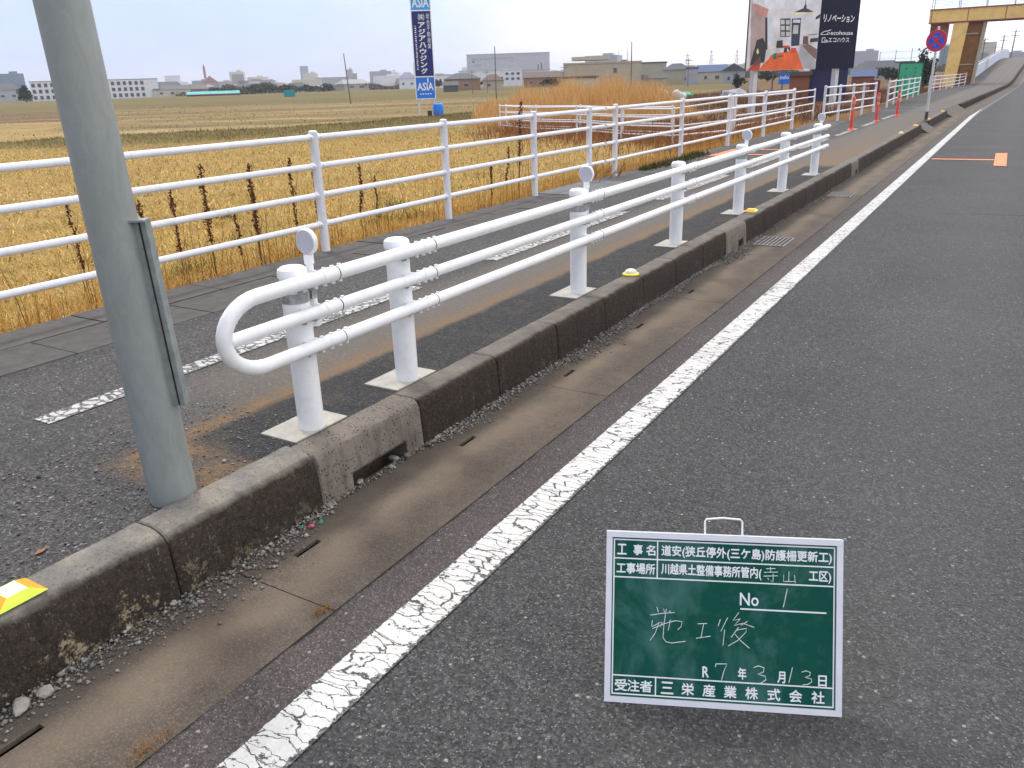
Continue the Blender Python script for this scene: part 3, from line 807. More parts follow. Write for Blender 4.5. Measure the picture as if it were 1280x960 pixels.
# ------------------------------------------------------------------ green site board on the road
BW, BH = .652, .486
bl = Vector((-.757, 1.687, ZR)); br_ = Vector((-.159, 1.947, ZR))
du = (br_-bl).normalized(); dn = Vector((-du.y, du.x, 0)); la = R(22)
dv = Vector((0, 0, math.cos(la)))+dn*math.sin(la); fn = du.cross(dv)     # fn faces the viewer
if fn.dot(Vector((0, 0, 1.4))-bl) < 0: fn = -fn
M['board_green'] = None
m, nt, b = new_mat('board_green'); g = G(nt); v = g.obj()
sm = g.noise(g.scale(v, 1.2, 1.2, .8), 5., 5, .62, .6)
sm2 = g.noise(v, 30., 4, .6)
c = g.mix(g.math('MULTIPLY', g.step(sm, .46, .70), .75), (.001, .074, .050), (.09, .21, .18))
c = g.mix(g.math('MULTIPLY', g.step(sm2, .5, .8), .10), c, (.2, .3, .28))
g.link(c, b.inputs['Base Color']); b.inputs['Roughness'].default_value = .75; b.inputs['Specular IOR Level'].default_value = .2
M['board_green'] = m
M['print_white'] = simple('print_white', (.82, .84, .84), .5, .03, 20.)
M['chalk'] = simple('chalk', (.66, .74, .72), .9, .25, 90.)
M['alu'] = simple('board_frame', (.70, .71, .75), .35, .05, 12.)
bo = empty('site_blackboard', bl, 0, 'green site blackboard with white Japanese lettering leaning back on the road', 'blackboard')
def B3(u, v_, n_=0.0): return bl+du*(u*BW)+dv*(v_*BH)+fn*n_
def slab_uv(mb, u0, u1, v0, v1, n0, n1, mi=0):
    V = [B3(u, v_, n_) for n_ in (n0, n1) for u, v_ in ((u0, v0), (u1, v0), (u1, v1), (u0, v1))]
    mb.add(V, [(0, 3, 2, 1), (4, 5, 6, 7), (0, 1, 5, 4), (1, 2, 6, 5), (2, 3, 7, 6), (3, 0, 4, 7)], mi)
mb = MB(); slab_uv(mb, .01, .99, .012, .985, -.012, -.003); mb.build('panel', M['board_green'], bo, bl, smooth=False)
mb = MB(); tf = .019
slab_uv(mb, 0, 1, 0, .032, -.016, .003); slab_uv(mb, 0, 1, .966, 1, -.016, .003)
slab_uv(mb, 0, .026, .033, .965, -.016, .003); slab_uv(mb, .974, 1, .033, .965, -.016, .003)
mb.build('frame', M['alu'], bo, bl, smooth=False)
mb = MB(); hp = [B3(.425, .985, -.005), B3(.425, 1.075, -.008), B3(.43, 1.088, -.008), B3(.5, 1.098, -.008), B3(.575, 1.092, -.008), B3(.583, 1.08, -.008), B3(.583, .985, -.005)]
mb.tube(hp, .0028, 8); mb.build('handle', M['white'], bo, bl)
mb = MB()
for u in (.16, .84):
    foot = B3(u, .9, -.02)-fn*.20; foot.z = ZR+.003
    mb.tube([B3(u, .86, -.018), foot], .006, 8)
f1 = B3(.16, .9, -.02)-fn*.20; f2 = B3(.84, .9, -.02)-fn*.20; f1.z = f2.z = ZR+.006
mb.tube([f1, f2], .006, 8); mb.build('prop_stand', M['alu'], bo, bl)
def VV(t): return 1-t                                   # fractions measured from the top
T0 = -.0024
mb = MB(); lw = .0036
def rule(u0, v0, u1, v1, w=lw):
    if abs(u1-u0) > abs(v1-v0): slab_uv(mb, min(u0, u1), max(u0, u1), VV(v0)-w/BH/2, VV(v0)+w/BH/2, -.0032, T0)
    else: slab_uv(mb, u0-w/BW/2, u0+w/BW/2, VV(max(v0, v1)), VV(min(v0, v1)), -.0033, T0+.0001)
for v_ in (.048, .158, .268, .845, .953): rule(.032, v_, .968, v_)
rule(.034, .048, .034, .953); rule(.966, .048, .966, .953); rule(.222, .048, .222, .268); rule(.222, .845, .222, .953)
rule(.578, .421, .935, .421, .0042)
mb.build('ruled_lines', M['print_white'], bo, bl, smooth=False)
def tx(s, u0, u1, v0, v1, bold=1.0):
    mb = MB()
    for k, (du_, dv_) in enumerate(((-.0012, 0), (.0012, .0), (0, .0018), (0, -.0018), (.0006, .0006))):
        put_text(mb, s, u0+du_*bold, u1+du_*bold, VV(v1)+dv_*bold, VV(v0)+dv_*bold, lambda u, v_: B3(u, v_, T0+.0003+.00012*k))
    mb.build('printed_text', M['print_white'], bo, bl, smooth=False)
for ch, u in zip('工事名', (.048, .118, .173)): tx(ch, u, u+.039, .075, .135)
tx('道安(狭丘停外(三ケ島)防護柵更新工)', .240, .954, .072, .142)
tx('工事場所', .046, .212, .184, .246)
tx('川越県土整備事務所管内(', .240, .664, .178, .250); tx('工区)', .862, .952, .184, .252)
tx('No', .576, .654, .328, .400, .8)
tx('R', .422, .448, .765, .826); tx('年', .572, .606, .760, .826); tx('月', .737, .768, .768, .832); tx('日', .905, .938, .776, .838)
for ch, u in zip('受注者', (.046, .100, .155)): tx(ch, u, u+.052, .868, .934)
for ch, u in zip('三栄産業株式会社', (.246, .334, .424, .514, .604, .696, .786, .878)): tx(ch, u, u+.052, .868, .936)
# chalk strokes: (u, v-from-top) polylines
def chalk(mb, pts, r=.0011):
    P = [B3(u, VV(v_), T0+.0006) for u, v_ in pts]
    mb.tube(P, r, 5)
def glyph(strokes, u0, u1, v0, v1, r=.0011):
    mb = MB()
    for st in strokes: chalk(mb, [(u0+(u1-u0)*a, v0+(v1-v0)*b_) for a, b_ in st], r)
    mb.build('chalk_writing', M['chalk'], bo, bl, smooth=False)
SE = [[(.18, 0), (.22, .14)], [(0, .24), (.34, .17), (.68, .13)], [(.06, .38), (.04, .55), (.06, .56), (.26, .44), (.34, .42), (.28, .55)], [(.24, .44), (.14, .75), (0, .96)], [(.36, .04), (.40, .14)], [(.56, .08), (.52, .12)],
      [(.06, .62), (.40, .46), (.70, .36), (.88, .38), (.86, .52), (.76, .62)], [(.56, .34), (.50, .64)], [(.44, .04), (.38, .50), (.36, .86), (.44, .97), (.60, 1.0), (.98, .93)]]
KO = [[(.1, .06), (.75, 0)], [(.5, .06), (.34, .90)], [(0, 1), (.98, .80)]]
GO = [[(.06, .22), (0, .42)], [(.26, .16), (.08, .56)], [(.18, .50), (.14, .96)], [(.56, 0), (.40, .24), (.60, .18)], [(.58, .20), (.44, .38), (.66, .30), (.98, .40)], [(.80, .24), (.62, .36)],
      [(.56, .42), (.36, .72)], [(.52, .50), (.78, .44), (.76, .54), (.56, .78), (.28, .97)], [(.46, .62), (.62, .80), (.86, 1.0)]]
glyph(SE, .195, .350, .435, .640); glyph(KO, .392, .455, .515, .605); glyph(GO, .485, .640, .442, .645)
TERA = [[(.2, .12), (.85, .08)], [(.5, 0), (.5, .32)], [(.05, .36), (1, .30)], [(.02, .60), (1, .54)], [(.70, .42), (.68, .95), (.52, .88)], [(.3, .70), (.4, .82)]]
YAMA = [[(.5, 0), (.48, .85)], [(.1, .32), (.08, .9), (.92, .86)], [(.92, .30), (.98, 1)]]
glyph(TERA, .672, .732, .172, .262); glyph(YAMA, .752, .806, .192, .258)
glyph([[(.8, 0), (.2, 1)]], .752, .778, .292, .398, .0013)
glyph([[(.05, .04), (0, .22)], [(.02, .04), (1, 0), (.75, .45), (.55, 1)]], .476, .524, .742, .838, .0013)
glyph([[(0, .12), (.4, 0), (.85, .1), (.8, .32), (.35, .46), (.95, .56), (1, .75), (.6, .95), (.1, 1)]], .636, .688, .742, .846, .0012)
glyph([[(.7, 0), (.2, 1)]], .778, .806, .740, .828, .0013)
glyph([[(0, .12), (.4, 0), (.85, .1), (.8, .32), (.35, .46), (.95, .56), (1, .75), (.6, .95), (.1, 1)]], .836, .878, .754, .835, .0012)

# ------------------------------------------------------------------ drain grates
def grate(cx_, cy_, label):
    o = (cx_, cy_, ZR+.004)
    t = empty('drain_grate', o, 0, label, 'grate', 'steel drain grates in the gutter')
    w, l = .30, .52
    mb = MB()
    for s in (-1, 1):
        mb.box((s*w/2, 0, .004), (.022, l, .012)); mb.box((0, s*(l/2-.01), .0045), (w-.022, .022, .012))
    mb.build('frame', M['iron'], t, smooth=False)
    mb = MB(); mb.box((0, 0, .0012), (w-.02, l-.03, .002)); mb.build('pit', M['black'], t, smooth=False)  # flat black plate: the shade under the bars put into colour
    mb = MB()
    for k in range(6): mb.box((-w/2+.045+k*(w-.09)/5, 0, .0055), (.017, l-.03, .007))
    mb.build('bars', M['iron'], t, smooth=False)
grate(-2.02, 8.75, 'rusty slotted drain grate in the gutter by the fifth guard post')
grate(-2.03, 12.7, 'farther rusty drain grate in the gutter by the last guard post')

# survey mark sprayed on the road, and two on the pavement
t = empty('survey_mark', (-.2, 18.6, ZR), 0, 'orange sprayed line ending in an orange rectangle on the road', 'paint mark')
mb = MB(); mb.box((-.585, .0, .006), (1.09, .16, .004)); mb.build('line', M['spray'], t, smooth=False)
mb = MB(); mb.prism([(-.03, -1.15), (.175, -1.2), (.15, 1.55), (-.06, 1.5)], .005, .009); mb.build('rectangle', M['spray'], t, smooth=False)
mb = MB()
for i in range(4): mb.box((.05+.02*math.sin(i), -.6+.4*i, .0105), (.07, .05, .002))
mb.build('scrawl', simple('spray_yellow', (.80, .52, .12), .7), t, smooth=False)
mb = MB(); mb.prism([(-5.04, 15.75), (-4.72, 15.9), (-4.66, 17.2), (-5.0, 17.4)], .004, .012)
tag(mb.build('paint_patch', M['spray'], origin=(-4.86, 16.5, .004), smooth=False), 'solid orange paint patch at the fence side of the pavement', 'paint mark')
mb = MB()
for a, b_ in (((-4.55, 16.2), (-3.85, 16.2)), ((-4.55, 17.4), (-3.95, 17.4)), ((-4.55, 16.2), (-4.55, 17.4))):
    d = Vector((b_[0]-a[0], b_[1]-a[1], 0)); mb.box(((a[0]+b_[0])/2, (a[1]+b_[1])/2, .007), (max(abs(d.x), .10), max(abs(d.y), .14), .004))
tag(mb.build('paint_outline', M['spray'], origin=(-4.2, 16.8, .004), smooth=False), 'open orange paint outline in the middle of the pavement', 'paint mark')

# orange marker posts
for (x_, y_), lb in zip(((-3.74, 23.8), (-3.70, 28.0), (-3.56, 31.8)), ('nearest orange flexible marker post on the dashed line', 'middle orange flexible marker post on the dashed line', 'farthest orange marker post, closest to the round sign')):
    t = empty('marker_post', (x_, y_, 0), 0, lb, 'marker post', 'orange marker posts on the pavement')
    mb = MB(); mb.lathe((0, 0, 0), [(.10, 0), (.10, .015), (.06, .04), (.05, .06)], 18); mb.build('base', M['orange'], t)
    mb = MB(); mb.lathe((0, 0, .05), [(.043, 0), (.041, .76), (.03, .79), (.005, .80)], 18); mb.build('tube', M['orange'], t)
    for z in (.50, .66): 
        mb = MB(); mb.lathe((0, 0, z), [(.0428, 0), (.0435, .003), (.0435, .075), (.0425, .078)], 18); mb.build('band', M['silver'], t)

# no stopping sign
M['sign_red'] = simple('sign_red', (.62, .015, .05), .4, .06); M['sign_blue'] = simple('sign_blue', (.01, .10, .62), .4, .06)
M['pole_grey'] = simple('sign_pole_grey', (.56, .58, .60), .4, .08, 8.)
so = (-2.40, 28.94, -.12)
t = empty('no_stopping_sign', so, 0, 'round blue and red no stopping sign on a pale pole at the kerb', 'road sign')
mb = MB(); mb.lathe((0, 0, 0), [(.036, 0), (.036, 2.75), (.02, 2.77)], 16); mb.build('pole', M['pole_grey'], t)
mb = MB(); mb.lathe((0, 0, 0), [(.047, -.1), (.047, .36), (.037, .37)], 16); mb.build('sleeve', simple('sleeve_dark', (.05, .05, .055), .6), t)
sdv = Vector((-.30, -.95, 0)).normalized(); sr = Vector((-sdv.y, sdv.x, 0)); zc_ = 2.375
def S3(u, v_, n_): return Vector((0, 0, zc_))+sr*u+Vector((0, 0, v_))+sdv*(.045+n_)
def disc_(mb, r0, r1, n0, mi=0, n=40):
    V = []; F = []
    for k in range(n):
        th = 2*math.pi*k/n
        V += [S3(r0*math.cos(th), r0*math.sin(th), n0), S3(r1*math.cos(th), r1*math.sin(th), n0)]
    for k in range(n): a = 2*k; b_ = 2*((k+1) % n); F.append((a, a+1, b_+1, b_))
    mb.add(V, F, mi)
RS = .305
mb = MB(); mb.lathe(Vector((0, 0, zc_))+sdv*.040, [(RS, 0), (RS, .004)], 40, sdv); pl_ = mb.build('plate', M['pole_grey'], t)
mb = MB(); disc_(mb, .0, RS*.985, .0012); mb.build('blue_field', M['sign_blue'], pl_, smooth=False)
mb = MB(); disc_(mb, RS*.74, RS*.985, .0026)
for s in (-1, 1):
    dxy = Vector((math.cos(s*math.pi/4), math.sin(s*math.pi/4))); px2 = Vector((-dxy.y, dxy.x)); w = RS*.10; Lh = RS*.76
    mb.add([S3(*(dxy*a+px2*c_), .0026+.0004*(s+1)) for a, c_ in ((-Lh, -w), (Lh, -w), (Lh, w), (-Lh, w))], [(0, 1, 2, 3)])
mb.build('red_marking', M['sign_red'], pl_, smooth=False)
mb = MB()
for z in (zc_-.12, zc_+.12): mb.box(Vector((0, 0, z))+sdv*.03, (.10, .02, .03))
mb.build('clip', M['galv'], t, smooth=False)

# ------------------------------------------------------------------ tall blue real-estate sign in the field
M['navy'] = simple('navy_sheet', (.010, .018, .16), .45, .06); M['azure'] = simple('azure_sheet', (.01, .19, .72), .4, .06)
M['cyan'] = simple('cyan_sheet', (.02, .36, .80), .4, .06)
so = (-28.98, 39.05, -.5)
yaw = R(36.6)
t = empty('tall_blue_sign', so, yaw, 'tall narrow blue sign on two legs in the field with white vertical lettering', 'sign')
mb = MB()
for sx in (-.42, .42):
    mb.tube([(sx, .05, -.3), (sx, .05, 7.6)], .055, 10)
for z in (1.5, 4.2, 7.2): mb.box((0, .05, z), (.86, .05, .06))
for sx in (-.42, .42):
    mb2 = MB(); mb2.tube([(sx, .05, -.3), (sx, .05, 7.6)], .055, 10); mb2.build('leg', M['pole_grey'], t)
mb = MB()
for z in (1.5, 4.2, 7.2): mb.box((0, .05, z), (.80, .05, .06))
mb.build('crossbar', M['pole_grey'], t, smooth=False)
zb0, zb1, zb2, zb3 = 1.32, 2.47, 5.86, 7.1
mb = MB()
for za, zb in ((zb0-.04, zb0), (zb1-.03, zb1+.03), (zb2-.03, zb2+.03), (zb3, zb3+.04)): mb.box((0, -.03, (za+zb)/2), (1.12, .07, zb-za))
for sx in (-.54, .54): mb.box((sx, -.031, (zb0+zb3)/2), (.045, .07, zb3-zb0))
mb.build('frame', M['white'], t, smooth=False)
def upr(x_, z_, n_): return Vector((x_, -.048-n_, z_))
for nm, za, zb, mm in (('lower_panel', zb0, zb1-.03, 'azure'), ('middle_panel', zb1+.03, zb2-.03, 'navy'), ('upper_panel', zb2+.03, zb3, 'cyan')):
    mb = MB(); mb.box((0, -.025, (za+zb)/2), (1.03, .046, zb-za)); pn = mb.build(nm, M[mm], t, smooth=False)
    mb = MB(); up3 = lambda u, v_: upr(u, v_, .003)
    if nm == 'middle_panel':
        put_text(mb, '㈱', -.20, .20, zb-.50, zb-.10, up3, .0, True)
        put_text(mb, 'アジアハウジング', -.22, .22, za+.10, zb-.53, up3, .03, True)
        put_text(mb, '総合不動産業', .26, .47, za+1.40, zb-.10, up3, .0, True)
        for k in range(22): mb.box(upr(-.36+.006*(k % 3), zb-.75-k*.105, .003), (.07+.02*(k % 2), .002, .055 if k % 4 else .03))
    else:
        put_text(mb, 'ASIA', -.46, .46, za+.42 if nm[0] == 'l' else za+.12, zb-.28 if nm[0] == 'l' else za+.62, up3, .02)
        mb.box(upr(.16, (zb-.16) if nm[0] == 'l' else za+.72, .003), (.07, .002, .22))
        if nm[0] == 'l':
            for k in range(5): mb.box(upr(-.28+.14*k, za+.24, .003), (.07, .002, .07))
    mb.build('lettering', M['print_white'], pn, smooth=False)
# blue tank beside it
t = empty('blue_tank', (-28.5, 39.5, -.55), yaw, 'bright blue plastic tank on a dark stand beside the tall sign', 'tank')
mb = MB(); mb.lathe((0, 0, .42), [(.20, 0), (.30, .05), (.31, .55), (.28, .62), (.12, .68), (.10, .72)], 18); mb.build('barrel', M['azure'], t)
mb = MB(); mb.box((0, 0, .21), (.75, .5, .40)); mb.box((-.5, .1, .35), (.25, .3, .7)); mb.build('stand', simple('stand_dark', (.05, .04, .045), .8), t, smooth=False)

# ------------------------------------------------------------------ big advertising board
bbL = Vector((-11.66, 41.78, 0)); bbR = Vector((-7.94, 49.03, 0))
bu = (bbR-bbL).normalized(); bn = Vector((bu.y, -bu.x, 0)); BBW = (bbR-bbL).length
zb, BBH = 1.68, 4.4
o0 = tuple(bbL+Vector((0, 0, -.5)))
t = empty('advertising_board', o0, 0, 'large advertising board by the road, room photograph beside a navy lettered half', 'billboard')
def A3(u, v_, n_=0.): return bbL+bu*(u*BBW)+bn*n_+Vector((0, 0, zb+v_*BBH))
def aslab(mb, u0, u1, v0, v1, n0, n1, mi=0):
    V = [A3(u, v_, n_) for n_ in (n0, n1) for u, v_ in ((u0, v0), (u1, v0), (u1, v1), (u0, v1))]
    mb.add(V, [(0, 3, 2, 1), (4, 5, 6, 7), (0, 1, 5, 4), (1, 2, 6, 5), (2, 3, 7, 6), (3, 0, 4, 7)], mi)
def flat(mb, pts, n_, mi=0): mb.add([A3(u, v_, n_) for u, v_ in pts], [tuple(range(len(pts)))], mi)
SPL = .622
for u in (.10, .86):
    mb = MB(); p0 = A3(u, 0, -.22); p0.z = -.8; p1 = A3(u, .98, -.22)
    mb.box((p0+p1)/2, (.26, .26, p1.z-p0.z), math.atan2(bu.y, bu.x)); mb.build('leg', M['pole_grey'], t, o0, smooth=False)
mb = MB(); aslab(mb, 0, 1, 0, 1, -.09, -.004); mb.build('backing', simple('board_back', (.06, .06, .065), .6), t, o0, smooth=False)
mb = MB(); aslab(mb, SPL, 1, .0, 1, -.003, .03); nv = mb.build('navy_panel', simple('board_navy', (.006, .007, .030), .7, .08, spec=.2), t, o0, smooth=False)
mb = MB(); a3 = lambda u, v_: A3(u, v_, .034)
VS = 4.4/3.74/1.0
def vy(px): return (88.5-px)/90.*.735          # rows of the board, bottom 0
put_text(mb, 'リノベーション', .655, .955, vy(26.5), vy(16.5), a3, .02)
put_text(mb, 'ecohouse', .735, .955, vy(43.2), vy(37.6), a3, .008)
put_text(mb, 'エコハウス', .720, .925, vy(53), vy(46.5), a3, .012)
# little car-roof swoosh and house marks
def stroke(mb, pts, w=.02, n_=.034):
    mb.tube([A3(u, v_, n_) for u, v_ in pts], w, 5)
stroke(mb, [(.640, vy(43)), (.655, vy(40)), (.672, vy(39)), (.728, vy(37.2)), (.735, vy(36.5))], .018)
stroke(mb, [(.640, vy(43)), (.720, vy(42.6))], .014); stroke(mb, [(.70, vy(42)), (.715, vy(39.5)), (.728, vy(42))], .016)
stroke(mb, [(.658, vy(52.5)), (.658, vy(47.5)), (.685, vy(46.8)), (.685, vy(51))], .022); stroke(mb, [(.655, vy(52.8)), (.712, vy(52.6))], .022)
stroke(mb, [(.69, vy(51.5)), (.70, vy(49.8)), (.712, vy(51.5))], .022)
mb.build('lettering', M['print_white'], nv, o0, smooth=False)
P_ = {k: simple('picture_'+k, c, .55, .28, .9) for k, c in dict(wall=(.66, .65, .65), ceil=(.70, .71, .74), leftwall=(.42, .31, .29), rose=(.55, .26, .20), dark=(.02, .018, .022), pale=(.62, .68, .74),
      floor=(.78, .12, .015), redfl=(.55, .05, .012), counter=(.20, .12, .09), island=(.40, .40, .41), wood=(.13, .055, .04), green=(.0, .16, .09), lampy=(.80, .72, .42), navy=(.02, .02, .06), glass=(.5, .5, .46)).items()}
keys = list(P_)
mb = MB()
def pic(k, pts, n_=.031): flat(mb, pts, n_, keys.index(k))
def U(px): return (px-932.)/(1066.-932.)
def pp(k, pts, n_=.031): pic(k, [(min(max((x_-932.-(88.5-y_)*.085)/134., 0.002), SPL-.003), max(.002, vy(y_))) for x_, y_ in pts], n_)
aslab(mb, 0, SPL-.001, 0, 1, -.003, .03, keys.index('wall'))
pp('ceil', [(945, 12), (1030, 10), (1030, -12), (935, -12)], .0315)
pp('leftwall', [(936, 88), (957, 60), (957, 16), (941, 5), (934, -12)], .032)
pp('rose', [(943, 5), (959, 12), (957, 20), (946, 20)], .033)
pp('dark', [(954, 62), (957, 62), (957.5, 22), (955, 22)], .0335)
pp('pale', [(957.8, 58), (962, 57), (962.5, 24), (958, 24)], .033)
pp('navy', [(972, 46), (984, 46), (984.5, 22.5), (972.5, 23)], .0325); 
for i in range(2):
    for j in range(3): pp('glass', [(973+6*i, 45-7.4*j), (977.5+6*i, 45-7.4*j), (977.6+6*i, 39.5-7.4*j), (973.1+6*i, 39.5-7.4*j)], .0335)
pp('navy', [(985, 58), (995, 57), (997.5, 22), (986, 23)], .0325); pp('glass', [(987, 42), (993.5, 42), (994, 31), (988, 31)], .0335)
pp('pale', [(987, 28), (996, 28), (996.5, 24), (988, 24)], .0335)
pp('floor', [(946, 88.3), (952, 80), (958, 74), (961, 69), (968, 67), (976, 65), (985, 64), (992, 63), (994, 69), (998, 79), (1000, 88.3)], .033)
pp('dark', [(976, 66), (980, 66), (980.5, 57), (982, 57), (982, 64), (984, 64), (984, 59), (977, 57)], .0342)
pp('redfl', [(984, 67), (991, 66.5), (991, 60), (985, 60)], .0343)
pp('lampy', [(958, 62), (968, 60), (968, 58), (960, 59)], .0338)
pp('wood', [(968, 72), (976, 71), (975, 69), (969, 70)], .0344)
pp('pale', [(1002, 30), (1013, 27), (1014, 20), (1003, 23)], .0325)
pp('dark', [(1006, 44), (1018, 42.5), (1018, 41.7), (1006, 43)], .0346)
pp('redfl', [(932.5, 88.3), (940, 80), (949, 76), (947, 88.3)], .0345)
pp('dark', [(936, 82), (945, 50), (952, 47), (956, 58), (953, 78), (944, 80)], .034)
pp('wood', [(940, 84), (950, 78), (948, 70), (941, 78)], .0348)
pp('lampy', [(944, 64), (946, 60), (947, 66), (945, 68)], .0352)
pp('dark', [(967, 60), (975, 60), (975, 50), (968, 51)], .034); pp('green', [(963, 75), (967.5, 74), (967.5, 66), (964, 67)], .0345)
pp('redfl', [(975, 60), (983, 60), (983, 57), (975, 57)], .0345)
pp('island', [(1000, 88.3), (994, 70), (996, 54), (1006, 62), (1017, 78), (1016, 88.3)], .0335)
pp('counter', [(998, 57), (1006, 55), (1019, 62), (1018, 76), (1010, 70)], .034)
pp('wood', [(999, 56), (1006, 55), (1006, 45), (1000, 45)], .0345); pp('dark', [(1008, 53), (1019, 52), (1019, 47), (1009, 48)], .0345)
pp('navy', [(1015, 24), (1022, 21), (1022, 16), (1015.5, 20)], .0345)
pp('navy', [(989, 15), (1000, 9.5), (1002, 5), (1004, 5), (1004, 9.5), (1013, 14)], .0345); pp('lampy', [(990, 18), (1012, 15.5), (1013, 14), (989, 15)], .0345)
pp('navy', [(1002.5, 5), (1003.3, 5), (1003.6, -12), (1002.8, -12)], .0345)
mb.build('room_picture', [P_[k] for k in keys], t, o0, smooth=False)

# things under and behind the advertising board
def house(name, x_, y_, w, h, yaw_, label, cat='house', roof='hip', wallc='cream', roofc='slate', depth=None, wins=(), door=False, group=None, zb_=-.5, rh=.38, eave=.3, chimney=False):
    depth = depth or w*.8
    t = empty(name, (x_, y_, zb_), yaw_, label, cat, group)
    gz_ = float(ground_z(min(x_, -6), y_)); h = h-(gz_+.5); t.location.z = gz_
    hw = h*(1-rh) if roof != 'flat' else h
    mb = MB(); mb.box((0, depth/2, hw/2-.2), (w, depth, hw+.4)); wl_ = mb.build('wall', M[wallc], t, smooth=False)
    if roof == 'hip':
        e = eave; V = [(-w/2-e, -e, hw), (w/2+e, -e, hw), (w/2+e, depth+e, hw), (-w/2-e, depth+e, hw), (-w*.18, depth/2, h), (w*.18, depth/2, h)]
        mb = MB(); mb.add(V, [(3, 2, 1, 0), (0, 1, 5, 4), (1, 2, 5), (2, 3, 4, 5), (3, 0, 4)]); mb.build('roof', M[roofc], t, smooth=False)
    elif roof == 'gable':
        e = eave; V = [(-w/2-e, -e, hw), (w/2+e, -e, hw), (w/2+e, depth+e, hw), (-w/2-e, depth+e, hw), (0, -e, h), (0, depth+e, h)]
        mb = MB(); mb.add(V, [(3, 2, 1, 0), (0, 1, 4), (1, 2, 5, 4), (2, 3, 5), (3, 0, 4, 5)]); mb.build('roof', M[roofc], t, smooth=False)
    elif roof == 'ridge':
        e = eave; V = [(-w/2-e, -e, hw), (w/2+e, -e, hw), (w/2+e, depth+e, hw), (-w/2-e, depth+e, hw), (-w/2-e, depth/2, h), (w/2+e, depth/2, h)]
        mb = MB(); mb.add(V, [(3, 2, 1, 0), (0, 1, 5, 4), (1, 2, 5), (2, 3, 4, 5), (3, 0, 4)]); mb.build('roof', M[roofc], t, smooth=False)
    else:
        mb = MB(); mb.box((0, depth/2, h+.1), (w+.3, depth+.3, .3)); mb.build('roof', M[roofc], t, smooth=False)
    proto = {}
    for (wx, wz, ww, wh) in wins:                       # fractions of w / hw
        k = (ww, wh)
        if k not in proto:
            mb = MB(); fw = max(.05, .08*ww*w)
            for sx in (-1, 1): mb.box((sx*(ww*w/2), 0, 0), (fw, .10, wh*hw+fw))
            for sz in (-1, 1): mb.box((0, 0, sz*wh*hw/2), (ww*w-fw, .10, fw))
            wo = mb.build('window', M['frame_grey'], t, smooth=False)
            mb = MB(); mb.box((0, .02, 0), (ww*w-fw*.9, .07, wh*hw-fw*.9)); pn_ = mb.build('pane', M['glass_dark'], wo, smooth=False)
            proto[k] = wo
        else:
            wo = proto[k].copy(); COL.objects.link(wo); wo.parent = t
            for ch in proto[k].children:
                cp = ch.copy(); COL.objects.link(cp); cp.parent = wo
        wo.location = (wx*w, -.03, wz*hw)
    if door:
        mb = MB(); mb.box((w*.1, -.03, hw*.2), (w*.1, .08, hw*.4)); mb.build('door', M['wood'], t, smooth=False)
    return t
for k, c in dict(cream=(.52, .48, .38), white_wall=(.66, .67, .70), grey_wall=(.36, .37, .40), beige=(.44, .38, .28), brick=(.30, .17, .10), pale_grey=(.48, .49, .54), dark_wall=(.10, .10, .11), olive_wall=(.38, .36, .27), lilac=(.22, .21, .30),
                 slate=(.07, .075, .085), blue_roof=(.07, .10, .20), brown_roof=(.12, .075, .055), flat_roof=(.30, .30, .30), teal_roof=(.08, .40, .38), maroon=(.15, .022, .03), navy_wall=(.02, .025, .09), rust=(.24, .09, .035), wood=(.10, .06, .035),
                 frame_grey=(.40, .40, .42), glass_dark=(.05, .055, .07), teal=(.01, .28, .30), city=(.34, .35, .39), city2=(.26, .24, .25), redroof=(.30, .12, .08), tower=(.16, .22, .29)).items():
    if k not in M: M[k] = simple(k, c, .35 if k == 'glass_dark' else .75, .10, .8)
house('field_hut', -12.4, 66.5, 2.6, 2.4, R(10), 'dark navy hut behind the navy half of the advertising board', 'hut', 'flat', 'navy_wall', 'slate', 2.4, door=True, rh=.1)
house('shed', -14.3, 65.8, 1.4, 1.9, R(11), 'rusty brown shed left of the navy hut', 'shed', 'flat', 'rust', 'brown_roof', 2., door=True)
t = empty('small_blue_sign', (-13.0, 54.6, -.5), R(12), 'small blue sign on two dark stakes seen under the advertising board', 'sign')
for sx in (-.5, .1):
    mb = MB(); mb.tube([(sx, .04, -.2), (sx, .04, 2.6)], .04, 8); mb.build('stake', M['dark_wall'], t)
mb = MB(); mb.box((.2, 0, 1.72), (.66, .03, .62)); pn = mb.build('panel', M['azure'], t, smooth=False)
mb = MB(); put_text(mb, 'info', -.06, .46, 1.70, 1.92, lambda u, v_: Vector((u, -.019, v_)), .02); mb.build('lettering', M['print_white'], pn, smooth=False)

# green notice board beside the fence
M['board_mint'] = simple('notice_green', (.05, .42, .22), .5, .10, 3.); M['board_edge'] = simple('notice_edge', (.008, .09, .045), .5, .1)
t = empty('green_notice_board', (-6.40, 61.6, -.5), R(14), 'upright green notice board with faint vertical writing behind the white fence', 'notice board')
mb = MB(); mb.box((0, 0, 1.4), (1.34, .06, 2.0)); mb.build('panel', M['board_mint'], t, smooth=False)
mb = MB()
for sx in (-.70, .70): mb.box((sx, 0, 1.15), (.08, .10, 2.6))
mb.box((0, 0, 2.44), (1.32, .10, .07)); mb.build('frame', M['board_edge'], t, smooth=False)
for cxx in (-.28, .26):
    for k in range(7):
        if (k*7+int(cxx*10)) % 5 == 0: continue
        mb = MB()
        mb.box((cxx+.03*math.sin(k*2.1), -.033, 2.12-.24*k), (.16+.05*((k*3) % 2), .004, .035)); mb.box((cxx, -.0325, 2.07-.24*k), (.035, .003, .13))
        mb.build('writing', M['board_edge'], t, smooth=False)
mb = MB(); mb.box((0, 0, .35), (.5, .2, .45))
mb.box((-.1, 0, -.5+.5), (.9, .25, .3))
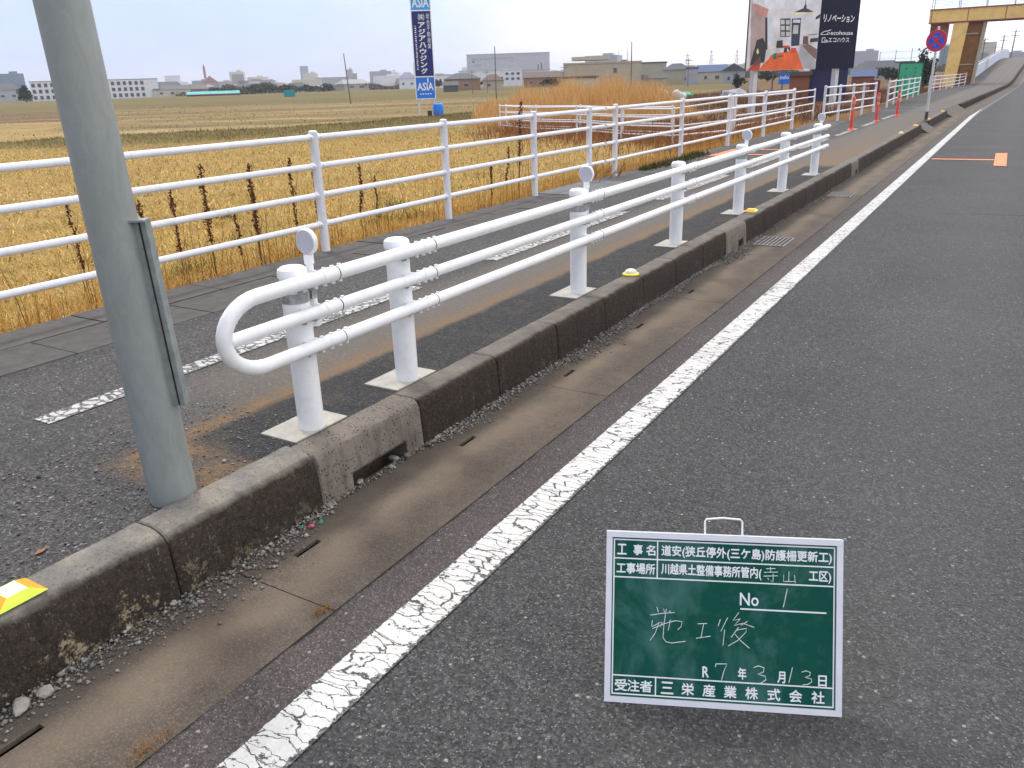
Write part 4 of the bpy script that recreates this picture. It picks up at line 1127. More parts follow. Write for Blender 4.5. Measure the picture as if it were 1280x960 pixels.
tag(mb.build('low_maroon_wall', M['maroon'], origin=(0, 0, 0), smooth=False), 'low maroon box-like wall in the brown plot left of the green board', 'wall')
lw_ = bpy.data.objects['low_maroon_wall']; lw_.location = (-11.9, 86.6, float(ground_z(-11.9, 86.6))-.02); lw_.scale = (1.7, 1.5, 2.2)

# ------------------------------------------------------------------ yellow footbridge
M['br_yellow'] = simple('bridge_cream', (.95, .64, .21), .55, .10, .7, dirt=(.40, .26, .10), dirt_amt=.35)
M['br_edge'] = simple('bridge_flange', (.30, .075, .08), .6, .1)
M['br_brown'] = simple('bridge_rust', (.24, .105, .02), .7, .2, 1.2, dirt=(.09, .035, .012), dirt_amt=.6)
by, bx0, bx1, bz0, bz1 = 96.5, -9.0, 24.0, 5.78, 7.1
t = empty('footbridge', (-6.0, 96.5, -.5), 0, 'yellow steel footbridge crossing over the road on a brown and yellow pier', 'footbridge')
O = (-6.0, 96.5, -.5)
mb = MB(); mb.box(((bx0+bx1)/2, by, (bz0+bz1)/2), (bx1-bx0, .14, bz1-bz0-.2)); mb.build('girder', M['br_yellow'], t, O, smooth=False)
mb = MB(); mb.box(((bx0+bx1)/2, by+2.2, (bz0+bz1)/2), (bx1-bx0, .14, bz1-bz0-.2)); mb.build('girder', M['br_yellow'], t, O, smooth=False)
mb = MB()
for yy in (by, by+2.2):
    for z in (bz0+.05, bz1-.05): mb.box(((bx0+bx1)/2, yy, z), (bx1-bx0, .34, .098))
for xx in np.arange(bx0+.2, bx1, 3.2): mb.box((xx, by-.09, (bz0+bz1)/2), (.05, .04, bz1-bz0-.22))
mb.build('flange', M['br_edge'], t, O, smooth=False)
mb = MB(); mb.box(((bx0+bx1)/2, by+1.1, bz1-.15), (bx1-bx0-.1, 1.9, .14)); mb.build('deck', M['grey_wall'], t, O, smooth=False)
for yy in (by-.02, by+2.22):
    mb = MB()
    for xx in np.arange(bx0+.15, bx1, 2.35):
        mb.box((xx, yy, bz1+.62), (.07, .07, 1.24))
    for z in (.25, .5, .75, 1.0, 1.22): mb.tube([(bx0+.1, yy, bz1+z), (bx1, yy, bz1+z)], .02, 6)
    mb.build('railing', M['pale_grey'], t, O, smooth=False)
# pier: cream flange columns left and right, brown recessed web between, flared head
mb = MB()
mb.add([(-7.0, 96.4, -.9), (-5.95, 96.4, -.9), (-5.45, 96.4, 5.75), (-6.75, 96.4, 5.75), (-7.0, 97.4, -.9), (-5.95, 97.4, -.9), (-5.45, 97.4, 5.75), (-6.75, 97.4, 5.75)],
       [(0, 1, 2, 3), (4, 7, 6, 5), (0, 4, 5, 1), (1, 5, 6, 2), (2, 6, 7, 3), (3, 7, 4, 0)])
mb.build('pier_column', M['br_yellow'], t, O, smooth=False)
mb = MB()
mb.add([(-5.95, 96.75, -.9), (-4.55, 96.75, -.9), (-4.15, 96.75, 5.75), (-5.45, 96.75, 5.75), (-5.95, 98.2, -.9), (-4.55, 98.2, -.9), (-4.15, 98.2, 5.75), (-5.45, 98.2, 5.75)],
       [(0, 1, 2, 3), (4, 7, 6, 5), (0, 4, 5, 1), (1, 5, 6, 2), (2, 6, 7, 3), (3, 7, 4, 0)])
mb.box((-8.0, 97.3, 5.1), (1.6, 1.0, 1.2))
mb.build('pier_web', M['br_brown'], t, O, smooth=False)
mb = MB()
mb.add([(-4.55, 96.6, -.9), (-4.3, 96.6, -.9), (-3.9, 96.6, 5.75), (-4.15, 96.6, 5.75), (-4.55, 98.3, -.9), (-4.3, 98.3, -.9), (-3.9, 98.3, 5.75), (-4.15, 98.3, 5.75)],
       [(0, 1, 2, 3), (4, 7, 6, 5), (0, 4, 5, 1), (1, 5, 6, 2), (2, 6, 7, 3), (3, 7, 4, 0)])
mb.box((-5.0, 96.68, 4.7), (1.0, .1, .12)); mb.box((-5.15, 96.68, 1.9), (1.2, .1, .1))
mb.build('pier_edge', M['beige'], t, O, smooth=False)
# parapet of the climbing road
M['parapet'] = simple('parapet_blue_white', (.50, .55, .66), .6, .10, .8); M['parapet_rust'] = simple('parapet_stain', (.42, .36, .36), .7, .15)
t = empty('parapet_wall', (-4.9, 104, 0), 0, 'pale blue parapet wall climbing beside the rising pavement', 'wall')
yq = list(np.arange(104, 200, 4.))
mb = MB()
for a, b_ in zip(yq[:-1], yq[1:]):
    mi = 1 if a in (128.,) else 0
    x0, x1 = pave_left(a)+.02, pave_left(b_)+.02; z0, z1 = ez(a), ez(b_); h0 = 1.25 if a > 104 else .9; h1 = 1.25
    V = [(x0, a, -.7), (x1, b_, -.7), (x1, b_, z1+h1), (x0, a, z0+h0), (x0-.25, a, -.7), (x1-.25, b_, -.7), (x1-.25, b_, z1+h1), (x0-.25, a, z0+h0)]
    mb.add(V, [(0, 1, 2, 3), (4, 7, 6, 5), (3, 2, 6, 7), (0, 3, 7, 4), (1, 5, 6, 2)], mi)
mb.build('wall', [M['parapet'], M['parapet_rust']], t, (-4.9, 104, 0), smooth=False)
mb = MB()
for y_ in yq: mb.tube([(pave_left(y_)-.1, y_, ez(y_)+1.1), (pave_left(y_)-.1, y_, ez(y_)+1.5)], .04, 6)
mb.tube([(pave_left(y_)-.1, y_, ez(y_)+1.48) for y_ in yq], .05, 6)
mb.build('handrail', M['pale_grey'], t, (-4.9, 104, 0), smooth=False)

# ------------------------------------------------------------------ far buildings
rows3 = lambda n, w0, w1, zs, ww, wh: [(w0+(w1-w0)*i/(n-1), z, ww, wh) for i in range(n) for z in zs]
house('school_building', -326.8, 214.4, 47.5, 8.6, R(54), 'long three-storey pale school building behind the big pole', 'school', 'flat', 'white_wall', 'flat_roof', 14, wins=rows3(19, -.475, .37, (.17, .49, .81), .026, .20))
house('dark_house', -324.4, 177.0, 9, 8.3, R(61), 'dark grey-roofed house at the far left edge', 'house', 'hip', 'grey_wall', 'slate', 8, wins=[(-.2, .5, .15, .2), (.2, .5, .15, .2)])
house('low_house', -308.6, 236.7, 14.4, 5.9, R(50), 'low cream house with grey roof to the right of the school', 'house', 'ridge', 'cream', 'slate', 9, wins=[(-.3, .5, .1, .3), (0, .5, .1, .3), (.3, .5, .1, .3)])
house('greenhouse', -224.7, 187.9, 16.2, 2.8, R(50), 'long low teal-roofed greenhouse shed at the far field edge', 'greenhouse', 'ridge', 'maroon', 'teal_roof', 5, rh=.6, eave=.1)
house('apartment_block', -724, 558.2, 14.4, 19.8, R(52), 'pale distant apartment block above the low cream house', 'apartment block', 'flat', 'white_wall', 'flat_roof', 12)
t = house('red_hall', -692.7, 577.4, 16, 19., R(50), 'reddish distant hall with a thin turret on the skyline', 'building', 'gable', 'city2', 'redroof', 14)
mb = MB(); mb.box((-4, 3, 20), (2.2, 2.2, 10)); mb.add([(-5.1, 1.9, 25), (-2.9, 1.9, 25), (-2.9, 4.1, 25), (-5.1, 4.1, 25), (-4, 3, 29)], [(0, 1, 4), (1, 2, 4), (2, 3, 4), (3, 0, 4)]); mb.build('turret', M['redroof'], t, smooth=False)
house('grey_block', -668.8, 592, 11.2, 19.3, R(48), 'square grey block on the skyline right of the reddish hall', 'building', 'flat', 'city2', 'flat_roof', 12)
house('tower_block', -1148, 1174.8, 15, 45, R(44), 'tall lone blue-grey tower block on the skyline', 'tower', 'flat', 'tower', 'tower', 15)
house('shopping_hall', -516.7, 559.9, 36, 12.1, R(43), 'wide flat hall on the skyline right of the tall tower', 'building', 'flat', 'city', 'city2', 20, wins=[(-.3, .5, .2, .1), (.1, .5, .3, .1)])
house('white_pavilion', -437.3, 483.3, 13.4, 7.6, R(42), 'low white pavilion with columns left of the leaning pole', 'building', 'flat', 'white_wall', 'white_wall', 8, wins=[(-.35+.14*i, .4, .07, .5) for i in range(6)])
house('dark_block', -641.4, 733.9, 5, 18.4, R(41), 'narrow dark block on the skyline right of the leaning pole', 'building', 'flat', 'city2', 'slate', 8)
house('lilac_roof_house', -249.8, 322.7, 8, 8.8, R(38), 'white building with lilac roof left of the tall blue sign', 'house', 'hip', 'white_wall', 'lilac', 8, wins=[(-.25, .5, .14, .2), (.25, .5, .14, .2)])
house('white_row_building', -256.0, 364, 16, 7.4, R(36), 'white flat building showing right of the tall blue sign', 'building', 'flat', 'white_wall', 'flat_roof', 10, wins=[(-.35+.14*i, .6, .06, .2) for i in range(6)])
house('brown_house', -113.8, 168.1, 8.4, 4.8, R(34), 'brown-walled house with broad grey tiled roof near the reeds', 'house', 'hip', 'brick', 'slate', 7, wins=[(-.25, .45, .12, .3), (.1, .45, .16, .3)], rh=.34)
house('low_shed', -107.1, 153.5, 3.2, 2.9, R(35), 'small dark shed in front of the brown house', 'shed', 'ridge', 'dark_wall', 'slate', 3)
house('small_house', -107.7, 171.9, 4.8, 4.3, R(32), 'small beige house with brown hipped roof by the thin pole', 'house', 'hip', 'beige', 'brown_roof', 4.5, wins=[(-.2, .5, .16, .3)], rh=.4)
house('white_apartments', -141.9, 238.6, 6., 6.4, R(31), 'white three-storey flats with dark windows in front of the warehouse', 'apartment block', 'flat', 'white_wall', 'white_wall', 6, wins=rows3(3, -.3, .3, (.45, .75), .16, .14))
house('white_long_building', -208., 323.3, 21, 8.0, R(33), 'long white building at the foot of the grey warehouse', 'building', 'flat', 'white_wall', 'pale_grey', 12, wins=[(-.4+.16*i, .5, .07, .14) for i in range(6)])
t = house('warehouse', -231, 384.3, 43, 16.8, R(31), 'huge pale grey windowless warehouse with a flat top', 'warehouse', 'flat', 'pale_grey', 'pale_grey', 30, wins=[(-.42, .78, .03, .05), (.36, .55, .012, .18), (.40, .58, .012, .22)])
mb = MB(); mb.box((-8, -.08, 13.4), (22, .1, .5)); mb.box((-16, -.08, 10.4), (4, .1, .4)); mb.box((2, -.08, 7.2), (40, .1, .25)); mb.build('stripe', M['grey_wall'], t, smooth=False)
house('orange_house', -102.9, 187.3, 9.2, 4.7, R(29), 'orange-brown house with dark tiled roof behind the reeds', 'house', 'ridge', 'brick', 'brown_roof', 7, wins=[(-.3, .5, .1, .3), (.2, .5, .1, .3)])
t = house('beige_depot', -76.6, 165.8, 16.2, 5.5, R(25), 'long flat beige depot with one small window behind the reeds', 'depot', 'flat', 'beige', 'beige', 10, wins=[(.17, .68, .055, .22)])
mb = MB(); mb.box((-2.5, 5, 5.9), (8, 6, .7)); mb.build('parapet', M['beige'], t, smooth=False)
house('front_wall_building', -56.9, 115.4, 5.2, 2.5, R(26), 'low pinkish flat store just behind the reed bed', 'store', 'flat', 'cream', 'brown_roof', 3)
t = empty('rooftop_plant', (-103., 237.3, .5), R(23), 'white plant tower with masts rising behind the beige depot', 'building')
mb = MB(); mb.box((0, 2, 3.4), (3.4, 3.4, 6.8)); mb.build('wall', M['white_wall'], t, smooth=False)
mb = MB(); mb.box((.3, .2, 6.2), (1.6, .2, .8)); mb.build('panel', M['blue_roof'], t, smooth=False)
for sx in (-1.2, 1.3, 1.5):
    mb = MB(); mb.tube([(sx, 2, 6.7), (sx, 2, 9.5)], .06, 6); mb.build('mast', M['grey_wall'], t)
house('grey_hall', -75.6, 191.5, 6.6, 5.6, R(22), 'plain olive-grey hall right of the beige depot', 'hall', 'flat', 'olive_wall', 'slate', 8)
house('lean_to', -67.6, 171.4, 6., 3.0, R(22), 'low lean-to with dark roof in front of the olive-grey hall', 'shed', 'ridge', 'olive_wall', 'slate', 4, rh=.35)
house('hip_roof_house', -66.9, 184.3, 5.8, 5.2, R(20), 'beige house with dark hipped roof, nearest the white bags', 'house', 'hip', 'olive_wall', 'slate', 6, wins=[(.36, .35, .07, .2)], rh=.3)
house('blue_shed', -60.4, 175.8, 2.4, 3.9, R(19), 'small light blue shed between two houses', 'shed', 'flat', 'city', 'blue_roof', 3)
house('blue_roof_house', -60.2, 188.4, 6.3, 4.7, R(18), 'cream house with wide blue roof left of the gabled house', 'house', 'ridge', 'cream', 'blue_roof', 6, wins=[(-.2, .5, .1, .3), (.2, .5, .14, .3)])
house('gabled_house', -52.9, 180.4, 4.7, 4.7, R(16), 'grey gabled house just left of the advertising board', 'house', 'gable', 'grey_wall', 'slate', 6, wins=[(-.2, .4, .12, .3), (.2, .5, .14, .3)], door=True)
house('far_house', -25.9, 171.8, 4.2, 3.6, R(9), 'yellowish low house right behind the navy half of the board', 'house', 'hip', 'cream', 'slate', 5)
house('far_house', -25.8, 190., 5.2, 4.2, R(8), 'grey-roofed house midway between the board and the green notice', 'house', 'ridge', 'grey_wall', 'slate', 5, wins=[(-.2, .5, .14, .3), (.2, .5, .14, .3)])
house('far_house', -24.6, 215., 5.6, 3.9, R(7), 'grey flat-topped house close left of the green notice board', 'house', 'flat', 'city', 'slate', 5)
house('far_shed', -18.9, 125.6, 2.9, 2.3, R(9), 'low brown shed near the right edge of the advertising board', 'shed', 'ridge', 'rust', 'blue_roof', 3)
house('far_house', -9.7, 231.9, 7.2, 5.6, R(2), 'dark-roofed house seen under the footbridge', 'house', 'hip', 'grey_wall', 'slate', 7, wins=[(.2, .5, .14, .3)])
house('dark_blue_shed', -7.8, 182.9, 4.2, 2.9, R(2), 'low dark blue shed behind the parapet wall', 'shed', 'flat', 'navy_wall', 'slate', 5)
# teal container in the field
t = empty('field_container', (-141.1, 139., float(ground_z(-141.1, 139.))-.02), R(45), 'small teal container standing alone in the field', 'container')
mb = MB(); mb.box((0, 1.2, .7), (2.4, 2.4, 1.4)); mb.build('body', M['teal'], t, smooth=False)
mb = MB(); mb.box((0, 1.2, 1.43), (2.5, 2.5, .07)); mb.build('roof', M['teal_roof'], t, smooth=False)
mb = MB(); mb.box((-.3, -.02, .66), (.9, .06, 1.2)); mb.build('door', M['teal'], t, smooth=False)
# skyline of small town blocks
sk = np.random.default_rng(3)
SKM = [M['city'], M['city2'], M['white_wall'], M['grey_wall'], M['tower'], M['cream']]
protos = {}
for i in range(190):
    az = sk.uniform(-62, -14) if i < 165 else sk.uniform(-12, 4); D = sk.uniform(520, 1500)
    x_, y_ = D*math.sin(R(az)), D*math.cos(R(az))
    w = sk.uniform(8, 26); h = sk.uniform(5, 13)*(D/900)**.8 + (sk.uniform(4, 14) if sk.random() < .18 else 0); q = int(sk.integers(0, 6))
    if q not in protos:
        mb = MB(); mb.box((0, .5, .5), (1, 1, 1)); mb.box((.15, .5, 1.04), (.3, .4, .09))
        ob = mb.build('skyline_block', SKM[q], smooth=False); protos[q] = ob
    else:
        ob = protos[q].copy(); COL.objects.link(ob)
    ob.location = (x_, y_, float(ground_z(min(x_, -6), y_))-.1); ob.scale = (w, w*.7, h); ob.rotation_euler = (0, 0, R(-az+sk.uniform(-25, 25)))
    tag(ob, 'small pale flat-roofed block on the hazy town skyline', 'building', 'distant town blocks on the skyline')

protos = {}
for i in range(90):
    az = sk.uniform(-60, -12) if i < 78 else sk.uniform(-12, -3); D = sk.uniform(400, 760)
    x_, y_ = D*math.sin(R(az)), D*math.cos(R(az)); q = int(sk.integers(0, 6))
    if q not in protos:
        mb = MB(); mb.box((0, .5, .25), (1, 1, .7)); mb.add([(-.55, -.06, .6), (.55, -.06, .6), (.55, 1.06, .6), (-.55, 1.06, .6), (-.4 if q % 2 else -.55, .5, 1), (.4 if q % 2 else .55, .5, 1)], [(0, 1, 5, 4), (1, 2, 5), (2, 3, 4, 5), (3, 0, 4), (3, 2, 1, 0)], 1)
        mb.box((-.2, -.005, .34), (.16, .02, .16), mi=2); mb.box((.2, -.005, .34), (.2, .02, .16), mi=2)
        ob = mb.build('skyline_house', [(M['city'], M['city2'], M['white_wall'], M['grey_wall'], M['cream'], M['olive_wall'])[q], (M['slate'], M['brown_roof'], M['flat_roof'])[q % 3], M['glass_dark']], smooth=False); protos[q] = ob
    else:
        ob = protos[q].copy(); COL.objects.link(ob)
    w = sk.uniform(7, 14); ob.location = (x_, y_, float(ground_z(min(x_, -6), y_))-.1); ob.scale = (w, w*.7, sk.uniform(3.4, 7.0)); ob.rotation_euler = (0, 0, R(-az+sk.uniform(-30, 30)))
    tag(ob, 'tiny distant house with a pitched roof along the far field edge', 'house', 'distant houses along the field edge')
# ------------------------------------------------------------------ poles and masts
def upole(x_, y_, h, label, lean=0., r=.13, arms=1, group='thin utility poles far across the fields'):
    h -= float(ground_z(min(x_, -6), y_))+.5
    t = empty('far_pole', (x_, y_, float(ground_z(min(x_, -6), y_))), math.atan2(-x_, y_), label, 'pole', group)
    mb = MB(); mb.tube([(0, 0, -.4), (lean*h, 0, h)], [r, r*.65], 8); mb.build('shaft', M['concrete_pole'], t)
    if arms:
        mb = MB()
        for k in range(arms): mb.box((lean*h*.95, 0, h-.35-.6*k), (1.3, .08, .08))
        mb.build('crossarm', M['concrete_pole'], t, smooth=False)
M['concrete_pole'] = simple('pole_concrete', (.13, .12, .11), .8)
upole(-79.1, 89.2, 6.5, 'thin dark pole leaning left in the open field', -.055, .09, 0)
upole(-62., 99.7, 6.8, 'thin dark pole in front of the grey warehouse', 0, .09, 0)
upole(-46.2, 109.4, 6.8, 'thin dark pole rising right of the beige depot', 0, .09, 0)
upole(-88.3, 133.7, 4.6, 'left of two short poles before the brown house', 0, .07, 1)
upole(-85.4, 134.3, 4.5, 'right of two short poles before the brown house', 0, .07, 1)
upole(-73.7, 142.6, 4.9, 'short pole at the left end of the beige depot', 0, .07, 1)
upole(-53.9, 154.7, 5.4, 'pole with crossarm by the beige hipped house', 0, .07, 1)
upole(-7.3, 183.2, 7.3, 'pole nearest the footbridge pier, above the parapet', .01, .12, 2)
upole(-4.4, 185.0, 7.7, 'middle of three poles above the parapet wall', .02, .12, 2)
upole(-2.6, 173.6, 8.1, 'tallest right-hand pole above the parapet wall', .03, .12, 2)
for (az, D, h, lb) in ((-19.3, 900, 26, 'lattice power pylon left of the small blue shed'), (-17.8, 950, 30, 'tall lattice power pylon above the houses'), (-16.2, 980, 30, 'lattice power pylon right above the blue-roofed house')):
    x_, y_ = D*math.sin(R(az)), D*math.cos(R(az))
    t = empty('power_pylon', (x_, y_, -.5), R(-az), lb, 'pylon', 'power pylons on the skyline')
    mb = MB()
    for sx in (-1, 1): mb.tube([(sx*2.4, 0, -.5), (sx*.4, 0, h)], [.28, .2], 5)
    for k in range(6): z0 = h*k/6; w0 = 2.4-2*k/6; w1 = 2.4-2*(k+1)/6; mb.tube([(-w0, 0, z0), (w1, 0, h*(k+1)/6)], .15, 4); mb.tube([(w0, 0, z0), (-w1, 0, h*(k+1)/6)], .15, 4)
    mb.build('lattice', M['grey_wall'], t, smooth=False)
    mb = MB()
    for k in range(3): mb.box((0, 0, h-2-4*k), (8-k, .3, .3))
    mb.build('crossarm', M['grey_wall'], t, smooth=False)
# driving range net poles
t = empty('net_screen', (-45, 420, -.5), R(6), 'row of thin net poles above the houses left of the green board', 'net')
for k in range(9):
    mb = MB(); mb.tube([(-12+k*6.4, 0, -.5), (-12+k*6.4, 0, 10.5+.5*(k % 3))], .14, 5); mb.build('pole', M['concrete_pole'], t)
mb = MB()
for z in (10.3, 7.5): mb.tube([(-12, 0, z), (39, 0, z)], .05, 4)
mb.build('cable', M['concrete_pole'], t)
t = empty('radio_mast', (-620, 760, -.5), R(39), 'slim red and white mast on the skyline', 'mast')
mb = MB(); mb.tube([(0, 0, -1), (0, 0, 12)], .9, 8); mb.build('lower_section', M['white_wall'], t); mb = MB(); mb.tube([(0, 0, 12), (0, 0, 21)], [.9, .5], 8); mb.build('upper_section', M['redroof'], t)
t = empty('far_round_sign', (1.9, 150, ez(150)), 0, 'tiny dark round sign on the crest of the road', 'road sign')
mb = MB(); mb.tube([(0, 0, -.3), (0, 0, 2.1)], .04, 6); mb.build('pole', M['pole_grey'], t); mb = MB(); mb.lathe((0, -.06, 2.1), [(.33, 0), (.33, .02)], 20, (0, -1, 0)); mb.build('disc', M['slate'], t)

# ------------------------------------------------------------------ vegetation
def veg_mat(name, cols, rough=.9, trans=.25, patch=None):
    m, nt, b = new_mat(name); g = G(nt)
    rnd = g.node('ShaderNodeNewGeometry').outputs['Random Per Island']
    c = g.ramp(rnd, [(i/(len(cols)-1), c_) for i, c_ in enumerate(cols)])
    big = g.noise(g.pos(), .55, 4, .6)
    c = g.mix(g.math('MULTIPLY', g.step(big, .4, .75), .35), c, tuple(x_*.62 for x_ in cols[len(cols)//2]))
    if patch:
        pn_ = g.noise(g.pos(), 1.25, 5, .75); c = g.mix(g.math('MULTIPLY', g.step(pn_, .49, .60), .75), c, patch); pm = g.noise(g.pos(), .42, 4, .6); c = g.mix(g.math('MULTIPLY', g.step(pm, .55, .7), .4), c, (.38, .21, .07))
    g.link(c, b.inputs['Base Color']); b.inputs['Roughness'].default_value = rough; b.inputs['Specular IOR Level'].default_value = .15
    return m
M['straw'] = veg_mat('dry_straw', [(.40, .215, .05), (.68, .435, .13), (.82, .60, .235), (.76, .50, .15), (.54, .325, .075), (.34, .31, .075), (.86, .67, .33)], patch=(.30, .255, .07))
M['straw_near'] = veg_mat('dry_stalks', [(.50, .22, .045), (.70, .38, .10), (.78, .49, .15), (.32, .13, .04), (.60, .31, .07)])
M['reed'] = veg_mat('dry_reed', [(.50, .27, .08), (.70, .42, .15), (.78, .52, .22), (.60, .34, .11), (.84, .64, .36)])
M['brush'] = veg_mat('brown_brush', [(.10, .045, .03), (.17, .08, .045), (.24, .13, .06), (.12, .05, .035), (.20, .11, .05)])
M['dykeveg'] = veg_mat('dyke_weeds', [(.20, .13, .05), (.27, .20, .07), (.17, .18, .04), (.32, .22, .09), (.15, .10, .04), (.20, .21, .05)])
M['leaf'] = veg_mat('green_weed', [(.035, .075, .014), (.06, .12, .02), (.10, .15, .03), (.05, .09, .02)])
M['tree_leaf'] = veg_mat('tree_leaf', [(.018, .032, .012), (.03, .05, .016), (.045, .062, .022), (.022, .035, .014)])
M['dock'] = veg_mat('dock_seed', [(.07, .022, .012), (.11, .036, .018), (.15, .055, .028), (.06, .02, .012)])
M['bark'] = simple('bark', (.08, .06, .045), .95, .2, 20.)
M['twig'] = simple('dry_twig', (.15, .07, .03), .9, .25, 40.)

def blades(name, x_, y_, z_, L, w, lean, mat, r, segs=2, curl=1.0, heading=None):
    """curved grass blades as quad ribbons"""
    n = len(x_)
    th = r.uniform(0, 2*np.pi, n) if heading is None else heading
    fa_ = r.uniform(0, 2*np.pi, n)
    V = np.zeros((n, (segs+1)*2, 3), np.float32)
    P = np.stack([x_, y_, z_], -1).astype(np.float64); ang = lean*.35
    for s in range(segs+1):
        ww = w*(1-.85*s/segs)/2
        off = np.stack([np.cos(fa_)*ww, np.sin(fa_)*ww, np.zeros(n)], -1)
        V[:, 2*s] = P-off; V[:, 2*s+1] = P+off
        st = L/segs
        P = P+np.stack([np.sin(ang)*np.cos(th)*st, np.sin(ang)*np.sin(th)*st, np.cos(ang)*st], -1)
        ang = ang+lean*curl/segs
    base = (np.arange(n)*(segs+1)*2)[:, None, None]
    q = np.array([[2*s, 2*s+1, 2*s+3, 2*s+2] for s in range(segs)])[None]
    return np_mesh(name, V.reshape(-1, 3), (base+q).reshape(-1, 4), mat)

r = np.random.default_rng(11)
# near straw: tufted, bent over; density falls with distance
def scatter(n, xa, xb, ya, yb, keep):
    x_ = r.uniform(xa, xb, n); y_ = r.uniform(ya, yb, n); k = keep(x_, y_); return x_[k], y_[k]
def tufted(x_, y_, s, amt):
    cxq = np.round(x_/s+.3*np.sin(y_*3.))*s; cyq = np.round(y_/s+.3*np.sin(x_*3.))*s
    return x_+(cxq-x_)*amt*r.random(len(x_)), y_+(cyq-y_)*amt*r.random(len(x_))
incone = lambda x_, y_: (y_ > 1.0) & (y_ > -.18*x_-3.) 
x1, y1 = scatter(125000, -13.5, -5.47, .5, 16, lambda a, b_: r.random(len(a)) < np.clip(1.25-np.hypot(a, b_)/18, .2, 1))
x1, y1 = tufted(x1, y1, .22, .75)
ok = x1 < -5.465; x1, y1 = x1[ok], y1[ok]; n = len(x1)
o = blades('dry_grass', x1, y1, ground_z(x1, y1)-.01, r.uniform(.07, .23, n)*(.62+.75*np.abs(np.sin(2.3*x1+1.1*np.sin(y1))*np.sin(2.0*y1+np.cos(1.7*x1)))), r.uniform(.004, .011, n), r.uniform(.8, 3.3, n), M['straw'], r, 3)
tag(o, 'short bent straw-yellow dry grass filling the near field', 'grass', kind='stuff')
x2, y2 = scatter(70000, -36, -8, 2, 34, lambda a, b_: (np.hypot(a, b_) > 10) & (np.hypot(a, b_) < 42) & (r.random(len(a)) < .95))
x2, y2 = tufted(x2, y2, .5, .7); n = len(x2)
hd = dyke(x2, y2)
ok = hd < .12; x2, y2 = x2[ok], y2[ok]; n = len(x2)
o = blades('dry_grass', x2, y2, ground_z(x2, y2)-.01, r.uniform(.08, .22, n), r.uniform(.010, .028, n), r.uniform(1., 3.2, n), M['straw'], r, 2)
tag(o, 'dry straw grass farther out towards the dyke', 'grass', kind='stuff')
# upright stalks along the fence
x3 = -5.47-np.abs(r.normal(0, .35, 9000)); y3 = r.uniform(.5, 27, 9000); n = len(x3)
o = blades('dry_stalks', x3, y3, ground_z(x3, y3)-.02, r.uniform(.12, .42, n)*r.uniform(.6, 1.1, n), r.uniform(.003, .007, n), r.uniform(.05, .7, n), M['straw_near'], r, 3)
tag(o, 'thin upright dry stalks in a fringe along the path fence', 'grass', kind='stuff')
n = 650
x3 = -5.5-np.abs(r.normal(0, .5, n)); y3 = r.uniform(1, 24, n)
o = blades('brown_stalks', x3, y3, ground_z(x3, y3)-.02, r.uniform(.35, .95, n), r.uniform(.004, .008, n), r.uniform(.02, .35, n), veg_mat('brown_stalk', [(.16, .07, .03), (.26, .13, .05), (.11, .05, .025)]), r, 3)
tag(o, 'sparse tall thin brown stalks along the fence', 'stalks', kind='stuff')
# dyke weeds
x4, y4 = scatter(120000, -42, -22, 14, 50, lambda a, b_: dyke(a, b_) > .12); n = len(x4)
o = blades('dyke_weeds', x4, y4, ground_z(x4, y4)-.02, r.uniform(.05, .20, n), r.uniform(.012, .03, n), r.uniform(.6, 2.2, n), M['dykeveg'], r, 2)
tag(o, 'dark olive weeds covering the low field dyke', 'weeds', kind='stuff')
n = 26000
x5 = r.uniform(-115, -16, n); y5 = r.uniform(18, 125, n); d5 = -.522*x5+.853*y5
y5 = np.where(r.random(n) < .7, np.round(y5/1.6)*1.6+r.normal(0, .18, n), y5)
cl5 = np.sin(x5*.13+.5*np.sin(y5*.2))*np.sin(y5*.21)+r.normal(0, .35, n)
ok = (d5 > 37) & (d5 < 140) & (cl5 > .05) & (dyke(x5, y5) < .1); x5, y5 = x5[ok], y5[ok]; n = len(x5)
o = blades('stubble', x5, y5, ground_z(x5, y5)-.02, r.uniform(.06, .24, n), r.uniform(.03, .10, n), r.uniform(.8, 2.6, n), veg_mat('stubble', [(.26, .17, .08), (.40, .28, .13), (.17, .10, .05), (.52, .38, .18), (.22, .20, .07)]), r, 2)
tag(o, 'rough brown and tan stubble rows in the fields behind the dyke', 'stubble', kind='stuff')
# reed bed
n = 17000
u = r.random(n); v_ = r.random(n)
A_, B_ = np.array([-22.5, 33.5]), np.array([-12.6, 39.5])
dirn = np.array([-.50, .86])
xr = A_[0]+(B_[0]-A_[0])*u+dirn[0]*v_*11; yr = A_[1]+(B_[1]-A_[1])*u+dirn[1]*v_*11
hprof = np.interp(u, [0, .12, .25, .5, .8, .93, 1], [.25, .5, .78, 1., 1., .7, .35])*np.interp(v_, [0, .12, .4, 1], [.35, .6, 1, 1])
Lr = (1.35+1.15*r.random(n))*hprof*(.85+.25*np.sin(xr*1.3)*np.sin(yr*1.1+xr))
o = blades('reeds', xr, yr, ground_z(xr, yr)-.05, Lr*1.05, r.uniform(.018, .045, n), r.uniform(.05, .75, n), M['reed'], r, 3, .8)
tag(o, 'tall orange-brown dry reed bed behind the white field fence', 'reeds', kind='stuff')
n = 9000
xr = r.uniform(-19, -6.2, n); yr = 32+(xr+19)*(-.55)+r.normal(0, 2.0, n)
o = blades('rust_grass', xr, yr, ground_z(xr, yr)-.03, r.uniform(.2, .75, n), r.uniform(.015, .035, n), r.uniform(.2, 1.4, n), veg_mat('rusty_grass', [(.28, .12, .05), (.42, .20, .075), (.20, .08, .04), (.52, .29, .12)]), r, 2)
tag(o, 'rusty knee-high grass around the field fences', 'grass', kind='stuff')
